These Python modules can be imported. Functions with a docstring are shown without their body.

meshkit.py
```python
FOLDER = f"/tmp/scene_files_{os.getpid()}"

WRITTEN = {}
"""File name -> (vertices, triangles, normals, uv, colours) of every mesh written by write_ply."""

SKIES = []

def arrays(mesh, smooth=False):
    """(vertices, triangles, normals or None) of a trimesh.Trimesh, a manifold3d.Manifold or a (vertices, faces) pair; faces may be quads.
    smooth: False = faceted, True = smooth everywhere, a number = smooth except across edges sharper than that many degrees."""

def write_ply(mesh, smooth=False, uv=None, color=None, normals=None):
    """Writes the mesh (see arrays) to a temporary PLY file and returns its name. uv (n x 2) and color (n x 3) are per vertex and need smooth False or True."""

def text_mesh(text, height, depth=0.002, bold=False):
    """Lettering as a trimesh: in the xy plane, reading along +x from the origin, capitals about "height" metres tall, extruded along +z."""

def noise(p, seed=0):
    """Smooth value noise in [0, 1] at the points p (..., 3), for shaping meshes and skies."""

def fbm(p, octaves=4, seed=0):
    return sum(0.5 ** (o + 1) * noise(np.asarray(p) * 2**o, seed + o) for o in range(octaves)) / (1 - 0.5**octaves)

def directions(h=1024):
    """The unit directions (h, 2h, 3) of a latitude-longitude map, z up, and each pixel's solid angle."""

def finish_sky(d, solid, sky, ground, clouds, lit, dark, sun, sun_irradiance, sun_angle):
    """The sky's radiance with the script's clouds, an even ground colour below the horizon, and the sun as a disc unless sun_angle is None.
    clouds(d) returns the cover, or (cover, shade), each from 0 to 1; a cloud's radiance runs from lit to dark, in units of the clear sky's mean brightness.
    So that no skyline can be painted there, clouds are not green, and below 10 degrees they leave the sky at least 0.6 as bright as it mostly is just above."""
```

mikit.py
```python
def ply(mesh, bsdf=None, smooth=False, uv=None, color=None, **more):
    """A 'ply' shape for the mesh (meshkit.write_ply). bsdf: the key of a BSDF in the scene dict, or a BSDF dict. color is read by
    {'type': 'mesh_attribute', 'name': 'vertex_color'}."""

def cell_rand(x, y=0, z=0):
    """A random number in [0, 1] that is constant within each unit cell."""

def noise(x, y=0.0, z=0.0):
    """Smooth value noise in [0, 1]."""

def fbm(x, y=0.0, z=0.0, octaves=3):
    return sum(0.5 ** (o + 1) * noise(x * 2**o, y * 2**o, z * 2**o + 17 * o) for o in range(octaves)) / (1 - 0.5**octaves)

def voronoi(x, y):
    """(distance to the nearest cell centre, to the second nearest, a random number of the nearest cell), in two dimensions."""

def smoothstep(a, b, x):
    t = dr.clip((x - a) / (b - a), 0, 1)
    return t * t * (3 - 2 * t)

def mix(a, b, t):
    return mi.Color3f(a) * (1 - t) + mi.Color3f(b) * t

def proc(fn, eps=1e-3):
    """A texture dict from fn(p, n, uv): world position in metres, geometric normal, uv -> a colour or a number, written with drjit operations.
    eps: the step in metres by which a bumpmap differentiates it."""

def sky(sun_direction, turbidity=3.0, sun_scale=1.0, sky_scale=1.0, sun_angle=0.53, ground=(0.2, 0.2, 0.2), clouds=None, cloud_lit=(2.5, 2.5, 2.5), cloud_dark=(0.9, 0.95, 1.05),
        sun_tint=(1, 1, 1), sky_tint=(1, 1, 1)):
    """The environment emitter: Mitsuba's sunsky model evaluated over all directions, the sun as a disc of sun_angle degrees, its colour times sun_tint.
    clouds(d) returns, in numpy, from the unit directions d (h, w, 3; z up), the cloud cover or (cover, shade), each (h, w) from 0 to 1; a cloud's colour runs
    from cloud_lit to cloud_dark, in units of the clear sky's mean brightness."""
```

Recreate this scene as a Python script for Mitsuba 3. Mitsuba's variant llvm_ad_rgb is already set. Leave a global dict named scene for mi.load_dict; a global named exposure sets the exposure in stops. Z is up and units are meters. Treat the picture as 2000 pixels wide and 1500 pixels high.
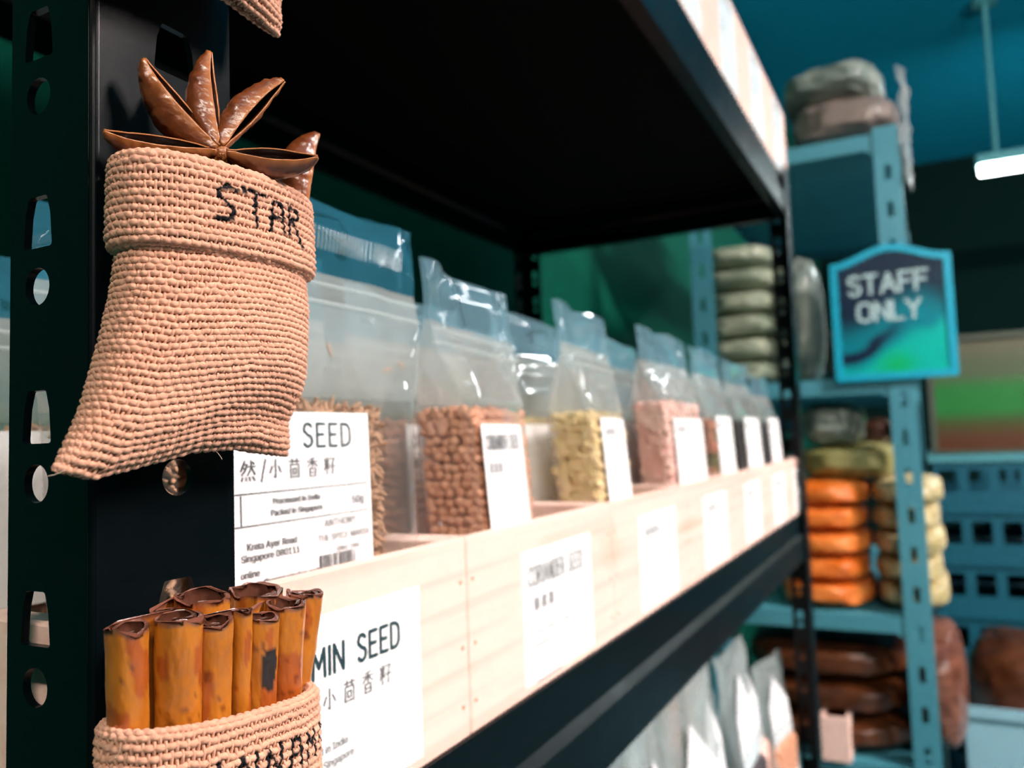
import math, random
import numpy as np, trimesh, mitsuba as mi
import mikit, meshkit
from mikit import proc, noise, fbm, smoothstep, mix
from shapely.geometry import Polygon, LineString, Point, box as sbox, MultiLineString
from shapely import affinity, union_all
import drjit as dr

# ------------------------------------------------------------------ camera, light, exposure
exposure = 0.0
T = mi.ScalarTransform4f
CAM = np.array([-.0982, -.1377, -.0133])
FWD = np.array([0.88858498, 0.45332027, 0.07012459])
UP = np.array([-0.04653158, -0.063006, 0.99692781])
scene, labels = {}, {}
scene['camera'] = {'type': 'thinlens', 'to_world': T().look_at(origin=CAM.tolist(), target=(CAM + FWD).tolist(), up=UP.tolist()),
                   'fov': 2 * math.degrees(math.atan(1000 / 1585)), 'fov_axis': 'x', 'aperture_radius': 0.00085, 'focus_distance': 0.158,
                   'near_clip': 0.01, 'far_clip': 50.0}
# ceiling battens hanging in the aisle, the last added unseen behind the camera: (x, y start, y end, radiance)
LAMPS = [(3500, -375, -1575, (62, 70, 70)), (560, -1080, -2280, (466, 398, 376)), (-900, -420, -1620, (130, 116, 100))]
LAMP_Z = 975

rng = np.random.default_rng(7)
random.seed(7)

# ------------------------------------------------------------------ helpers (everything below is in millimetres)
def key_for(name, parent=None):
    k = f'{parent}__{name}' if parent else name
    if k not in used:
        used.add(k); return k
    n = 1
    while f'{k}_{n:03d}' in used: n += 1
    k = f'{k}_{n:03d}'; used.add(k); return k
used = set()

def tag(k, label=None, cat=None, group=None, kind=None):
    d = labels.setdefault(k, {})
    if label: d['label'] = label
    if cat: d['category'] = cat
    if group: d['group'] = group
    if kind: d['kind'] = kind
    return k

def thing(name, label, cat, group=None):
    return tag(key_for(name), label, cat, group)

def as_mesh(m):
    if isinstance(m, tuple):
        v, f = np.asarray(m[0], float), np.asarray(m[1], int)
        if f.shape[1] == 4: f = np.vstack([f[:, [0, 1, 2]], f[:, [0, 2, 3]]])
        return trimesh.Trimesh(v, f, process=False)
    return m

def obj(name, mesh, bsdf, parent=None, smooth=False, color=None, uv=None, label=None, kind=None):
    mesh = as_mesh(mesh)
    m = trimesh.Trimesh(np.array(mesh.vertices) * 0.001, np.array(mesh.faces), process=False)
    k = key_for(name, parent)
    scene[k] = mikit.ply(m, bsdf, smooth, uv=uv, color=color)
    if label or kind: tag(k, label, kind=kind)
    return k

def struct(name, mesh, bsdf, label, parent=None, smooth=False):
    k = obj(name, mesh, bsdf, parent, smooth)
    tag(k, label, kind='structure')
    return k

def bx(x0, x1, y0, y1, z0, z1, c=0):
    x0, x1 = min(x0, x1), max(x0, x1); y0, y1 = min(y0, y1), max(y0, y1); z0, z1 = min(z0, z1), max(z0, z1)
    e = np.array([x1 - x0, y1 - y0, z1 - z0]); o = np.array([x0 + x1, y0 + y1, z0 + z1]) / 2
    if not c:
        m = trimesh.creation.box(e); m.apply_translation(o); return m
    h = e / 2; pts = []
    for sx in (-1, 1):
        for sy in (-1, 1):
            for sz in (-1, 1):
                s = np.array([sx, sy, sz])
                for a in range(3):
                    p = s * h
                    q = p - s * c; q[a] = p[a]
                    pts.append(q)
    m = trimesh.convex.convex_hull(np.array(pts)); m.apply_translation(o); return m

def cat(ms): return trimesh.util.concatenate([as_mesh(m) for m in ms])

def rotz(m, deg, c=(0, 0, 0)):
    m = as_mesh(m).copy(); m.apply_transform(trimesh.transformations.rotation_matrix(math.radians(deg), [0, 0, 1], c)); return m

def moved(m, d):
    m = as_mesh(m).copy(); m.apply_translation(d); return m

def extr(poly, depth):
    gs = getattr(poly, 'geoms', [poly])
    return cat([trimesh.creation.extrude_polygon(g, depth, engine='earcut') for g in gs if g.area > 1e-6])

def to_front(m, y=0):      # sheet drawn in (x, z), thickness away from the viewer in the aisle (towards +y)
    m = m.copy(); v = m.vertices.copy()
    m.vertices = np.stack([v[:, 0], y + v[:, 2], v[:, 1]], 1); m.faces = m.faces[:, ::-1]; return m

def to_side(m, x=0):       # sheet drawn in (y, z), thickness along +x
    m = m.copy(); v = m.vertices.copy()
    m.vertices = np.stack([x + v[:, 2], v[:, 0], v[:, 1]], 1); return m

def tube(P, r, sides=6, col=None):
    P = np.asarray(P, float); n = len(P)
    t = np.gradient(P, axis=0); t /= np.linalg.norm(t, axis=1, keepdims=True) + 1e-12
    ref = np.where(np.abs(t[:, 2:]) < 0.8, [[0, 0, 1.0]], [[0, 1.0, 0]])
    a = np.cross(t, ref); a /= np.linalg.norm(a, axis=1, keepdims=True) + 1e-12
    b = np.cross(t, a)
    ang = np.arange(sides) * 2 * np.pi / sides
    r = np.broadcast_to(r, (n,))
    v = P[:, None] + r[:, None, None] * (np.cos(ang)[None, :, None] * a[:, None] + np.sin(ang)[None, :, None] * b[:, None])
    i, j = np.meshgrid(np.arange(n - 1), np.arange(sides), indexing='ij')
    q = np.stack([i * sides + j, i * sides + (j + 1) % sides, (i + 1) * sides + (j + 1) % sides, (i + 1) * sides + j], -1).reshape(-1, 4)
    return v.reshape(-1, 3), np.vstack([q[:, [0, 1, 2]], q[:, [0, 2, 3]]])

def grid_faces(nu, nv, wrap):
    i, j = np.meshgrid(np.arange(nv - 1), np.arange(nu if wrap else nu - 1), indexing='ij')
    a = i * nu + j; b = i * nu + (j + 1) % nu
    return np.stack([a, b, b + nu, a + nu], -1).reshape(-1, 4)

def gather(parts):
    vs, fs, n = [], [], 0
    for v, f in parts:
        vs.append(v); fs.append(f + n); n += len(v)
    return np.vstack(vs), np.vstack(fs)

# ------------------------------------------------------------------ materials
def rgb(*c): return {'type': 'rgb', 'value': [float(x) for x in c]}
def pr(col, rough=.5, **k):
    d = {'type': 'principled', 'base_color': col if isinstance(col, dict) else rgb(*col), 'roughness': rough}
    d.update(k); return d
def two(d): return {'type': 'twosided', 'bsdf': d}

scene['black_enamel'] = two(pr((.0008, .0026, .0036), proc(lambda p, n, uv: .24 + .14 * fbm(p.x * 60, p.y * 60, p.z * 60)), specular=.16))  # black, with a slight teal of the ceiling reflection mixed in
scene['black_board'] = two(pr((.0015, .0015, .0015), .7, specular=.06))
scene['blue_metal'] = two(pr(proc(lambda p, n, uv: mix((.035, .20, .27), (.07, .27, .33), fbm(p.x * 9, p.y * 9, p.z * 9))), .42, specular=.5))
scene['wall_green'] = two(pr(proc(lambda p, n, uv: mix((.002, .085, .055), (.003, .11, .072), fbm(p.x * 3, p.y * 3, p.z * 3))), .85, specular=.1))
scene['wall_dark'] = two(pr((.0015, .018, .016), .8, specular=.1))
scene['ceiling_blue'] = two(pr(proc(lambda p, n, uv: mix((.004, .26, .42), (.006, .30, .47), fbm(p.x * 2, p.y * 2))), .9, specular=.1))  # blue with a faint mottle over the whole ceiling
scene['floor_grey'] = two(pr(proc(lambda p, n, uv: mix((.05, .12, .14), (.07, .16, .18), fbm(p.x * 6, p.y * 6))), .5))
def wood_fn(p, n, uv):
    g = fbm(p.x * 7 + 2 * noise(p.z * 40), p.y * 160, p.z * 190, 4)
    k = noise(p.x * 14, p.z * 55 + 3, p.y * 20)
    c = mix((.82, .58, .50), (.75, .49, .41), smoothstep(.45, .8, g))
    return mix(c, (.60, .35, .24), smoothstep(.83, .97, k) * .6)
scene['pine'] = two(pr(proc(wood_fn), .55, specular=.35))
scene['paper'] = two(pr((.88, .88, .88), .6, specular=.3))
scene['paper_blue_lit'] = two(pr((.56, .66, .70), .6))  # white paper with the bluish light put into its colour
scene['ink_teal'] = two(pr((.012, .035, .045), .5))
scene['ink_grey'] = two(pr((.07, .07, .08), .6))
scene['ink_faint'] = two(pr((.24, .24, .25), .6))
scene['nail'] = two(pr((.45, .26, .16), .4))
scene['burlap'] = two(pr({'type': 'mesh_attribute', 'name': 'vertex_color'}, .85, specular=.15, sheen=.3))
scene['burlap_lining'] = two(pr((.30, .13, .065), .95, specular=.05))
scene['fibre'] = two(pr((.75, .55, .42), .7))
scene['anise'] = {'type': 'bumpmap', 'arbitrary': proc(lambda p, n, uv: fbm(p.x * 700, p.y * 700, p.z * 700, 3), eps=1.5e-4), 'scale': .0003,
                  'bsdf': two(pr({'type': 'mesh_attribute', 'name': 'vertex_color'}, .30, specular=.5, clearcoat=.8, clearcoat_gloss=.9))}
scene['anise_seam'] = two(pr((.27, .085, .022), .4, specular=.5, clearcoat=.6))
scene['cinnamon'] = {'type': 'bumpmap', 'arbitrary': proc(lambda p, n, uv: fbm(p.x * 900, p.y * 900, p.z * 260, 3), eps=2e-4), 'scale': .00035,
                     'bsdf': two(pr({'type': 'mesh_attribute', 'name': 'vertex_color'}, .24, specular=.75, clearcoat=1.0, clearcoat_gloss=.92))}
# clear plastic: a thin sheet that scatters a little
def film(w, col):
    return {'type': 'blendbsdf', 'weight': w,
            'first': {'type': 'thindielectric', 'int_ior': 1.5},
            'second': {'type': 'principledthin', 'base_color': rgb(*col), 'roughness': .5, 'diff_trans': 1.1, 'spec_trans': 0.0}}
scene['film_body'] = film(.07, (.83, .90, .88))
scene['film_upper'] = film(.27, (.83, .90, .88))  # crumpled dusty film, with bright reflections put in as extra haze
scene['film_header_reflection'] = film(.17, (.10, .50, .72))  # clear film, blue ceiling reflection put into the tint
scene['film_header_far_reflection'] = film(.26, (.36, .64, .78))  # same reflection tint for the other pouches, hazier
scene['film_far'] = film(.34, (.80, .90, .90))
scene['zip_plastic'] = film(.45, (.80, .88, .88))
scene['seed_coriander'] = two(pr(proc(lambda p, n, uv: mix((.50, .21, .115), (.72, .38, .24), noise(p.x * 260, p.y * 260, p.z * 260))), .5))
scene['seed_cumin'] = two(pr(proc(lambda p, n, uv: mix((.36, .19, .10), (.55, .33, .20), noise(p.x * 300, p.y * 300, p.z * 300))), .6))
scene['seed_fennel'] = two(pr(proc(lambda p, n, uv: mix((.62, .48, .20), (.78, .60, .36), noise(p.x * 200, p.y * 200, p.z * 200))), .6))
scene['seed_green'] = two(pr(proc(lambda p, n, uv: mix((.14, .13, .05), (.60, .25, .17), smoothstep(.35, .65, noise(p.x * 120, p.y * 120, p.z * 120)))), .6))
scene['seed_pink'] = two(pr(proc(lambda p, n, uv: mix((.80, .58, .50), (.78, .42, .36), noise(p.x * 90, p.y * 90, p.z * 90))), .6))
scene['seed_dark'] = two(pr((.045, .035, .04), .5))

# ------------------------------------------------------------------ the setting
struct('floor', bx(-1600, 5600, -2600, 440, -1070, -1050), 'floor_grey', 'grey floor of the shop')
struct('ceiling', bx(-1600, 5600, -2600, 440, 1650, 1670), 'ceiling_blue', 'blue ceiling above the aisle')
struct('wall_left', bx(-1600, 5600, 440, 460, -1050, 1650), 'wall_green', 'dark green wall behind the racks')
struct('wall_far', bx(5600, 5620, -2600, 440, -1050, 1650), 'wall_dark', 'dark wall at the far end of the aisle')
struct('wall_right', bx(-1600, 5600, -2620, -2600, -1050, 1650), 'wall_dark', 'dark wall on the far side of the aisle')
struct('wall_near', bx(-1620, -1600, -2600, 440, -1050, 1650), 'wall_dark', 'dark wall at the near end of the aisle')

# ------------------------------------------------------------------ hanging lamps
scene['lamp_housing'] = two(pr((.10, .42, .46), .5))
for n, (x, y0, y1, L) in enumerate(LAMPS):
    k = thing('ceiling_lamp', ['bright white tube lamp hanging on a thin rod at the far right', 'white tube lamp hanging over the aisle beside the rack',
                               'added unseen white tube lamp over the near end of the aisle'][n], 'lamp', None)
    z = LAMP_Z
    obj('housing', bx(x - 38, x + 38, y0 + 12, y1 - 12, z + 12, z + 52, 6), 'lamp_housing', k)
    a = np.linspace(math.pi, 2 * math.pi, 13)
    ring = np.concatenate([np.stack([30 * np.cos(a), 26 * np.sin(a)], 1), [[30, 12], [-30, 12]]])
    dm = trimesh.creation.extrude_polygon(Polygon(ring), y0 - y1, engine='earcut')
    v = dm.vertices.copy(); dm.vertices = np.stack([x + v[:, 0], y1 + v[:, 2], z + v[:, 1]], 1); dm.faces = dm.faces[:, ::-1]; dm.fix_normals()
    d = obj('diffuser', dm, pr((.8, .8, .8), .5), k)
    scene[d]['emitter'] = {'type': 'area', 'radiance': rgb(*L)}
    for yy in (y0 - 60, y1 + 60):
        obj('rod', moved(trimesh.creation.cylinder(9, 1650 - z - 52, sections=10), (x, yy, (1650 + z + 52) / 2)), 'lamp_housing', k)
        obj('ceiling_rose', moved(trimesh.creation.cylinder(45, 22, sections=20), (x, yy, 1639)), 'lamp_housing', k)

# ------------------------------------------------------------------ black rack
PITCH = 38.5
def post_holes(w, z0, z1, flip):
    """keyhole slots and round holes of one flange, drawn from the corner outwards"""
    hs = []
    c = w * (.65 if w < 30 else .56)
    for k in range(int((z0 + 5.5) // PITCH), int((z1 + 5.5) // PITCH) + 1):
        zs = -5.5 + PITCH * k; zr = -18.3 + PITCH * k
        a = 3.7 if w < 30 else 4.5
        slot = Polygon([(c - a, zs - 4.4), (c + a, zs - 4.4), (c + a * .86, zs + 1.5), (c + a * .62, zs + 4.5), (c - a * .62, zs + 4.5), (c - a * .86, zs + 1.5)]).buffer(.7, 4)
        if z0 + 12 < zs < z1 - 12: hs.append(slot)
        if z0 + 12 < zr < z1 - 12: hs.append(Point(c, zr).buffer(3.75, 8))
    return hs

def black_post(x, y, sx, sy, z0, z1, wx, wy, parent):
    t = 1.6
    ms = []
    P = sbox(1.0, z0, wx, z1).difference(union_all(post_holes(wx, z0, z1, 0)))
    m = extr(P, t); v = m.vertices.copy(); m.vertices = np.stack([x + sx * v[:, 0], y + sy * v[:, 2], v[:, 1]], 1); m.fix_normals(); ms.append(m)
    P = sbox(1.0, z0, wy, z1).difference(union_all(post_holes(wy, z0, z1, 1)))
    m = extr(P, t); v = m.vertices.copy(); m.vertices = np.stack([x + sx * v[:, 2], y + sy * v[:, 0], v[:, 1]], 1); m.fix_normals(); ms.append(m)
    # rounded outer bend
    a = np.linspace(math.pi, 1.5 * math.pi, 7)
    R = Polygon(np.concatenate([np.stack([1.6 + 1.6 * np.cos(a), 1.6 + 1.6 * np.sin(a)], 1), [[1.75, 1.6], [1.6, 1.75]]])).buffer(.02)
    m = trimesh.creation.extrude_polygon(R, z1 - z0, engine='earcut'); v = m.vertices.copy()
    m.vertices = np.stack([x + sx * v[:, 0], y + sy * v[:, 1], z0 + v[:, 2]], 1); m.fix_normals(); ms.append(m)
    return obj('post', cat(ms), 'black_enamel', parent, smooth=30)

RX, RY = 955, 372       # outer size of the rack
rack = thing('storage_rack', 'black steel boltless shelf rack with slotted posts holding the pine spice boxes', 'shelf rack')
for (x, sx) in ((0, 1), (RX, -1)):
    for (y, sy) in ((0, 1), (RY, -1)):
        black_post(x, y, sx, sy, -1050, 312, 34.5, 25, rack)

def beam(p0, p1, ztop, out):
    """stepped rolled beam: the lower half stands proud; out = unit vector towards the outside"""
    prof = [(0, 0), (10, 0), (10, -1.6), (1.6, -1.6), (1.6, -22), (-1.8, -26.5), (-1.8, -50), (8, -50), (8, -51.6), (-3.4, -51.6), (-3.4, -25.8), (0, -21.4)]
    p0, p1 = np.array(p0, float), np.array(p1, float)
    d = p1 - p0; L = np.linalg.norm(d); d /= L
    m = trimesh.creation.extrude_polygon(Polygon(prof), L, engine='earcut'); v = m.vertices.copy()
    o = np.array([out[0], out[1], 0.0])
    m.vertices = p0 + d * v[:, 2:3] - o * v[:, 0:1] + np.array([0, 0, 1.0]) * (v[:, 1:2] + ztop)
    m.fix_normals(); return m

LEVELS = {'upper': 304, 'middle': -112, 'lower': -452, 'floor level': -900}
for lv, z in LEVELS.items():
    obj('beam', beam((2, 5.4, 0), (RX - 2, 5.4, 0), z, (0, -1)), 'black_enamel', rack, smooth=30)
    obj('beam', beam((2, RY - 5.4, 0), (RX - 2, RY - 5.4, 0), z, (0, 1)), 'black_enamel', rack, smooth=30)
    obj('beam', beam((5.4, 8, 0), (5.4, RY - 8, 0), z, (-1, 0)), 'black_enamel', rack, smooth=30)
    obj('beam', beam((RX - 5.4, 8, 0), (RX - 5.4, RY - 8, 0), z, (1, 0)), 'black_enamel', rack, smooth=30)
    obj('shelf_board', bx(8, RX - 8, 8, RY - 8, z - 12, z - 1.7), 'black_board', rack)

# ------------------------------------------------------------------ lettering
def arc(cx, cy, rx, ry, a0, a1, n=10):
    a = np.radians(np.linspace(a0, a1, n)); return [(cx + rx * math.cos(t), cy + ry * math.sin(t)) for t in a]
G = {  # stroke capitals: (width, strokes), height 1
    'A': (.46, [[(0, 0), (.23, 1), (.46, 0)], [(.08, .33), (.38, .33)]]),
    'C': (.42, [arc(.24, .72, .22, .27, 20, 180) + arc(.24, .28, .22, .27, 180, 340)]),
    'D': (.42, [[(0, 0), (0, 1), (.14, 1)] + arc(.14, .68, .28, .32, 90, 0) + arc(.14, .32, .28, .32, 0, -90) + [(0, 0)]]),
    'E': (.36, [[(.36, 1), (0, 1), (0, 0), (.36, 0)], [(0, .52), (.3, .52)]]),
    'F': (.36, [[(.36, 1), (0, 1), (0, 0)], [(0, .52), (.3, .52)]]),
    'H': (.42, [[(0, 0), (0, 1)], [(.42, 0), (.42, 1)], [(0, .52), (.42, .52)]]),
    'I': (.0, [[(0, 0), (0, 1)]]),
    'K': (.40, [[(0, 0), (0, 1)], [(.38, 1), (0, .45)], [(.12, .6), (.40, 0)]]),
    'L': (.34, [[(0, 1), (0, 0), (.34, 0)]]),
    'M': (.52, [[(0, 0), (.03, 1), (.26, .35), (.49, 1), (.52, 0)]]),
    'N': (.42, [[(0, 0), (0, 1), (.42, 0), (.42, 1)]]),
    'O': (.46, [arc(.23, .70, .23, .30, 0, 180) + arc(.23, .30, .23, .30, 180, 360) + [(.46, .70)]]),
    'P': (.38, [[(0, 0), (0, 1), (.16, 1)] + arc(.16, .75, .22, .25, 90, -90) + [(0, .5)]]),
    'R': (.40, [[(0, 0), (0, 1), (.16, 1)] + arc(.16, .75, .22, .25, 90, -90) + [(0, .5)], [(.16, .5), (.40, 0)]]),
    'S': (.38, [arc(.2, .76, .18, .24, 30, 200) + [(.2, .5)] + arc(.19, .25, .19, .25, 60, -150)]),
    'T': (.42, [[(0, 1), (.42, 1)], [(.21, 1), (.21, 0)]]),
    'U': (.42, [[(0, 1), (0, .25)] + arc(.21, .25, .21, .25, 180, 360) + [(.42, 1)]]),
    'Y': (.44, [[(0, 1), (.22, .48), (.44, 1)], [(.22, .48), (.22, 0)]]),
    '/': (.30, [[(0, -.05), (.30, 1.0)]]),
    ' ': (.28, []),
}
ZH = {
    '小': [[(.5, .95), (.5, .1), (.4, .16)], [(.28, .65), (.12, .35)], [(.7, .65), (.88, .35)]],
    '茴': [[(.1, .85), (.9, .85)], [(.33, .97), (.33, .75)], [(.67, .97), (.67, .75)], [(.2, .68), (.2, .03)], [(.2, .68), (.8, .68), (.8, .03)],
          [(.38, .48), (.38, .22), (.62, .22), (.62, .48), (.38, .48)], [(.2, .07), (.8, .07)]],
    '香': [[(.7, .97), (.3, .9)], [(.1, .78), (.9, .78)], [(.5, .93), (.5, .5)], [(.48, .76), (.12, .52)], [(.52, .76), (.88, .52)],
          [(.28, .42), (.28, .02)], [(.28, .42), (.72, .42), (.72, .02)], [(.28, .22), (.72, .22)], [(.28, .04), (.72, .04)]],
    '籽': [[(.05, .6), (.48, .6)], [(.27, .95), (.27, .05)], [(.1, .88), (.16, .7)], [(.44, .88), (.37, .7)], [(.26, .58), (.06, .3)], [(.28, .58), (.46, .35)],
          [(.55, .88), (.92, .88), (.74, .66)], [(.74, .66), (.74, .08), (.64, .12)], [(.52, .48), (.98, .48)]],
    '然': [[(.3, .95), (.05, .5)], [(.25, .8), (.45, .8), (.35, .55), (.1, .3)], [(.2, .65), (.32, .58)], [(.5, .7), (.95, .7)], [(.72, .95), (.7, .6), (.48, .3)],
          [(.73, .65), (.95, .32)], [(.82, .9), (.9, .82)], [(.15, .18), (.08, .04)], [(.36, .18), (.38, .05)], [(.58, .18), (.62, .05)], [(.8, .2), (.92, .05)]],
}
def strokes(text, h, gap=.18, sx=1.0):
    out, x = [], 0
    for ch in text:
        if ch in ZH:
            out += [[(x + p[0] * h, p[1] * h) for p in s] for s in ZH[ch]]; x += h * 1.36
        else:
            w, ss = G[ch]
            out += [[(x + p[0] * h * sx, p[1] * h) for p in s] for s in ss]; x += (w * sx + gap) * h
    return out, x - (gap * h if text[-1] not in ZH else .36 * h)
def stroke_poly(text, h, weight, **k):
    ss, w = strokes(text, h, **k)
    return union_all([LineString(s).buffer(weight / 2, 3) for s in ss]), w
def small_text(text, h):
    m = meshkit.text_mesh(text, h, 0.05)
    return m, m.bounds[1][0]

def place_text(m, x, z, xf):
    """text drawn in the plane -> (x, z) on a label; xf maps label coordinates to the scene"""
    m = as_mesh(m).copy(); v = m.vertices
    m.vertices = xf(np.stack([x + v[:, 0], np.where(v[:, 2] > 1e-6, -.22, -.02), z + v[:, 1]], 1)); m.faces = m.faces[:, ::-1]
    return m

def flat_text(poly):
    return extr(poly, 0.05)

# ------------------------------------------------------------------ pine boxes with labels
ORD = ['first', 'second', 'third', 'fourth', 'fifth', 'sixth', 'seventh']
def box_label(k, x0, z1, w, h, y, rows, par, far=False):
    lab = obj('paper_label', bx(x0, x0 + w, y - .25, y - .02, z1 - h, z1), 'paper_blue_lit' if far else 'paper', par, label='white printed paper label')
    xf = lambda v: np.stack([x0 + v[:, 0], y - .26 + v[:, 1], z1 + v[:, 2]], 1)
    for (bsdf, ms) in rows:
        if ms: obj('printed_text', cat([place_text(m, a, b, xf) for m, a, b in ms]), bsdf, lab)
    return lab

def rows_cumin():
    p, w = stroke_poly('CUMIN SEED', 7.0, 1.0, sx=1.28, gap=.27)
    t = [(flat_text(p), 60 - w, -15.5)]
    zp, zw = stroke_poly('/小茴香籽', 6.0, .34)
    g = [(flat_text(zp), 56 - zw, -25.0)]
    f = []
    for s, x, z in (('Processed in India', 2, -35.2), ('Packed in Singapore', 2, -39.0)):
        m, w = small_text(s, 1.9); f.append((m, 35.5 - w if 'India' in s else 38 - w, z))
    return [('ink_teal', t), ('ink_grey', g), ('ink_faint', f)]

def rows_coriander():
    p, w = stroke_poly('CORIANDER SEED', 7.4, .6, sx=.95, gap=.2)
    bars = [(extr(sbox(0, 0, a, .7), .05), x, z) for a, x, z in ((22, 9, -33), (18, 36, -33), (15, 9, -38), (24, 10, -52), (10, 14, -44))]
    bars += [(extr(sbox(0, 0, 4, 5), .05), 10 + 7 * i, -24) for i in range(3)]
    return [('ink_grey', [(flat_text(p), 5, -14)]), ('ink_faint', bars)]

def rows_far(i):
    r = random.Random(i)
    b = [(extr(sbox(0, 0, 5, 4.5), .05), 12 + 9 * j, -12) for j in range(r.randint(3, 5))]
    b += [(extr(sbox(0, 0, r.uniform(10, 24), .8), .05), 10, -30 - 5 * j) for j in range(4)]
    return [('ink_faint', b)]

def pine_box(i, z0, h, y0, dep, level, rows, lab_h, lab_z):
    X0, X1 = 2.5 + 143 * i, 2.5 + 143 * i + 142.4
    if X0 < 40: X0 = 4
    t, tf = 8, 4.5
    who = {0: 'near end, labelled CUMIN SEED', 1: 'labelled CORIANDER SEED'}.get(i, f'{ORD[i]} from the near post') if level == 'middle' else f'{ORD[i]} from the near post'
    shelf = 'middle shelf' if level == 'middle' else 'upper shelf'
    k = thing('pine_box', f'open pale pine spice box on the {shelf}, {who}', 'wooden box', f'pine boxes on the {shelf}')
    obj('front_board', bx(X0, X1, y0, y0 + tf, z0, z0 + h, .5), 'pine', k)
    obj('back_board', bx(X0, X1, y0 + dep - t, y0 + dep, z0, z0 + h, .6), 'pine', k)
    obj('end_board', bx(X0 + .1, X0 + t, y0 + tf, y0 + dep - t, z0, z0 + h - .3, .5), 'pine', k)
    obj('end_board', bx(X1 - t, X1 - .1, y0 + tf, y0 + dep - t, z0, z0 + h - .3, .5), 'pine', k)
    obj('base_board', bx(X0 + t, X1 - t, y0 + tf, y0 + dep - t, z0 + .5, z0 + 5), 'pine', k)
    for xx in (X0 + 4, X1 - 4):
        for zz in (z0 + .16 * h, z0 + .45 * h, z0 + .78 * h):
            m = trimesh.creation.cylinder(.75, .5, sections=10, transform=trimesh.transformations.rotation_matrix(math.pi / 2, [1, 0, 0]))
            obj('nail', moved(m, (xx + random.uniform(-.7, .7), y0 - .05, zz)), 'nail', k)
    box_label(k, 44 + 143 * i, lab_z, 71.5, lab_h, y0, rows, k, level == 'upper')
    return k

for i in range(7):
    pine_box(i, -112, 66.2, 6.5, 300, 'middle', rows_cumin() if i == 0 else rows_coriander() if i == 1 else rows_far(i), 51.5, -57)
for i in range(2, 7):
    pine_box(i, 304, 99, 6.5, 300, 'upper', rows_far(20 + i), 88, 397)

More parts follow.
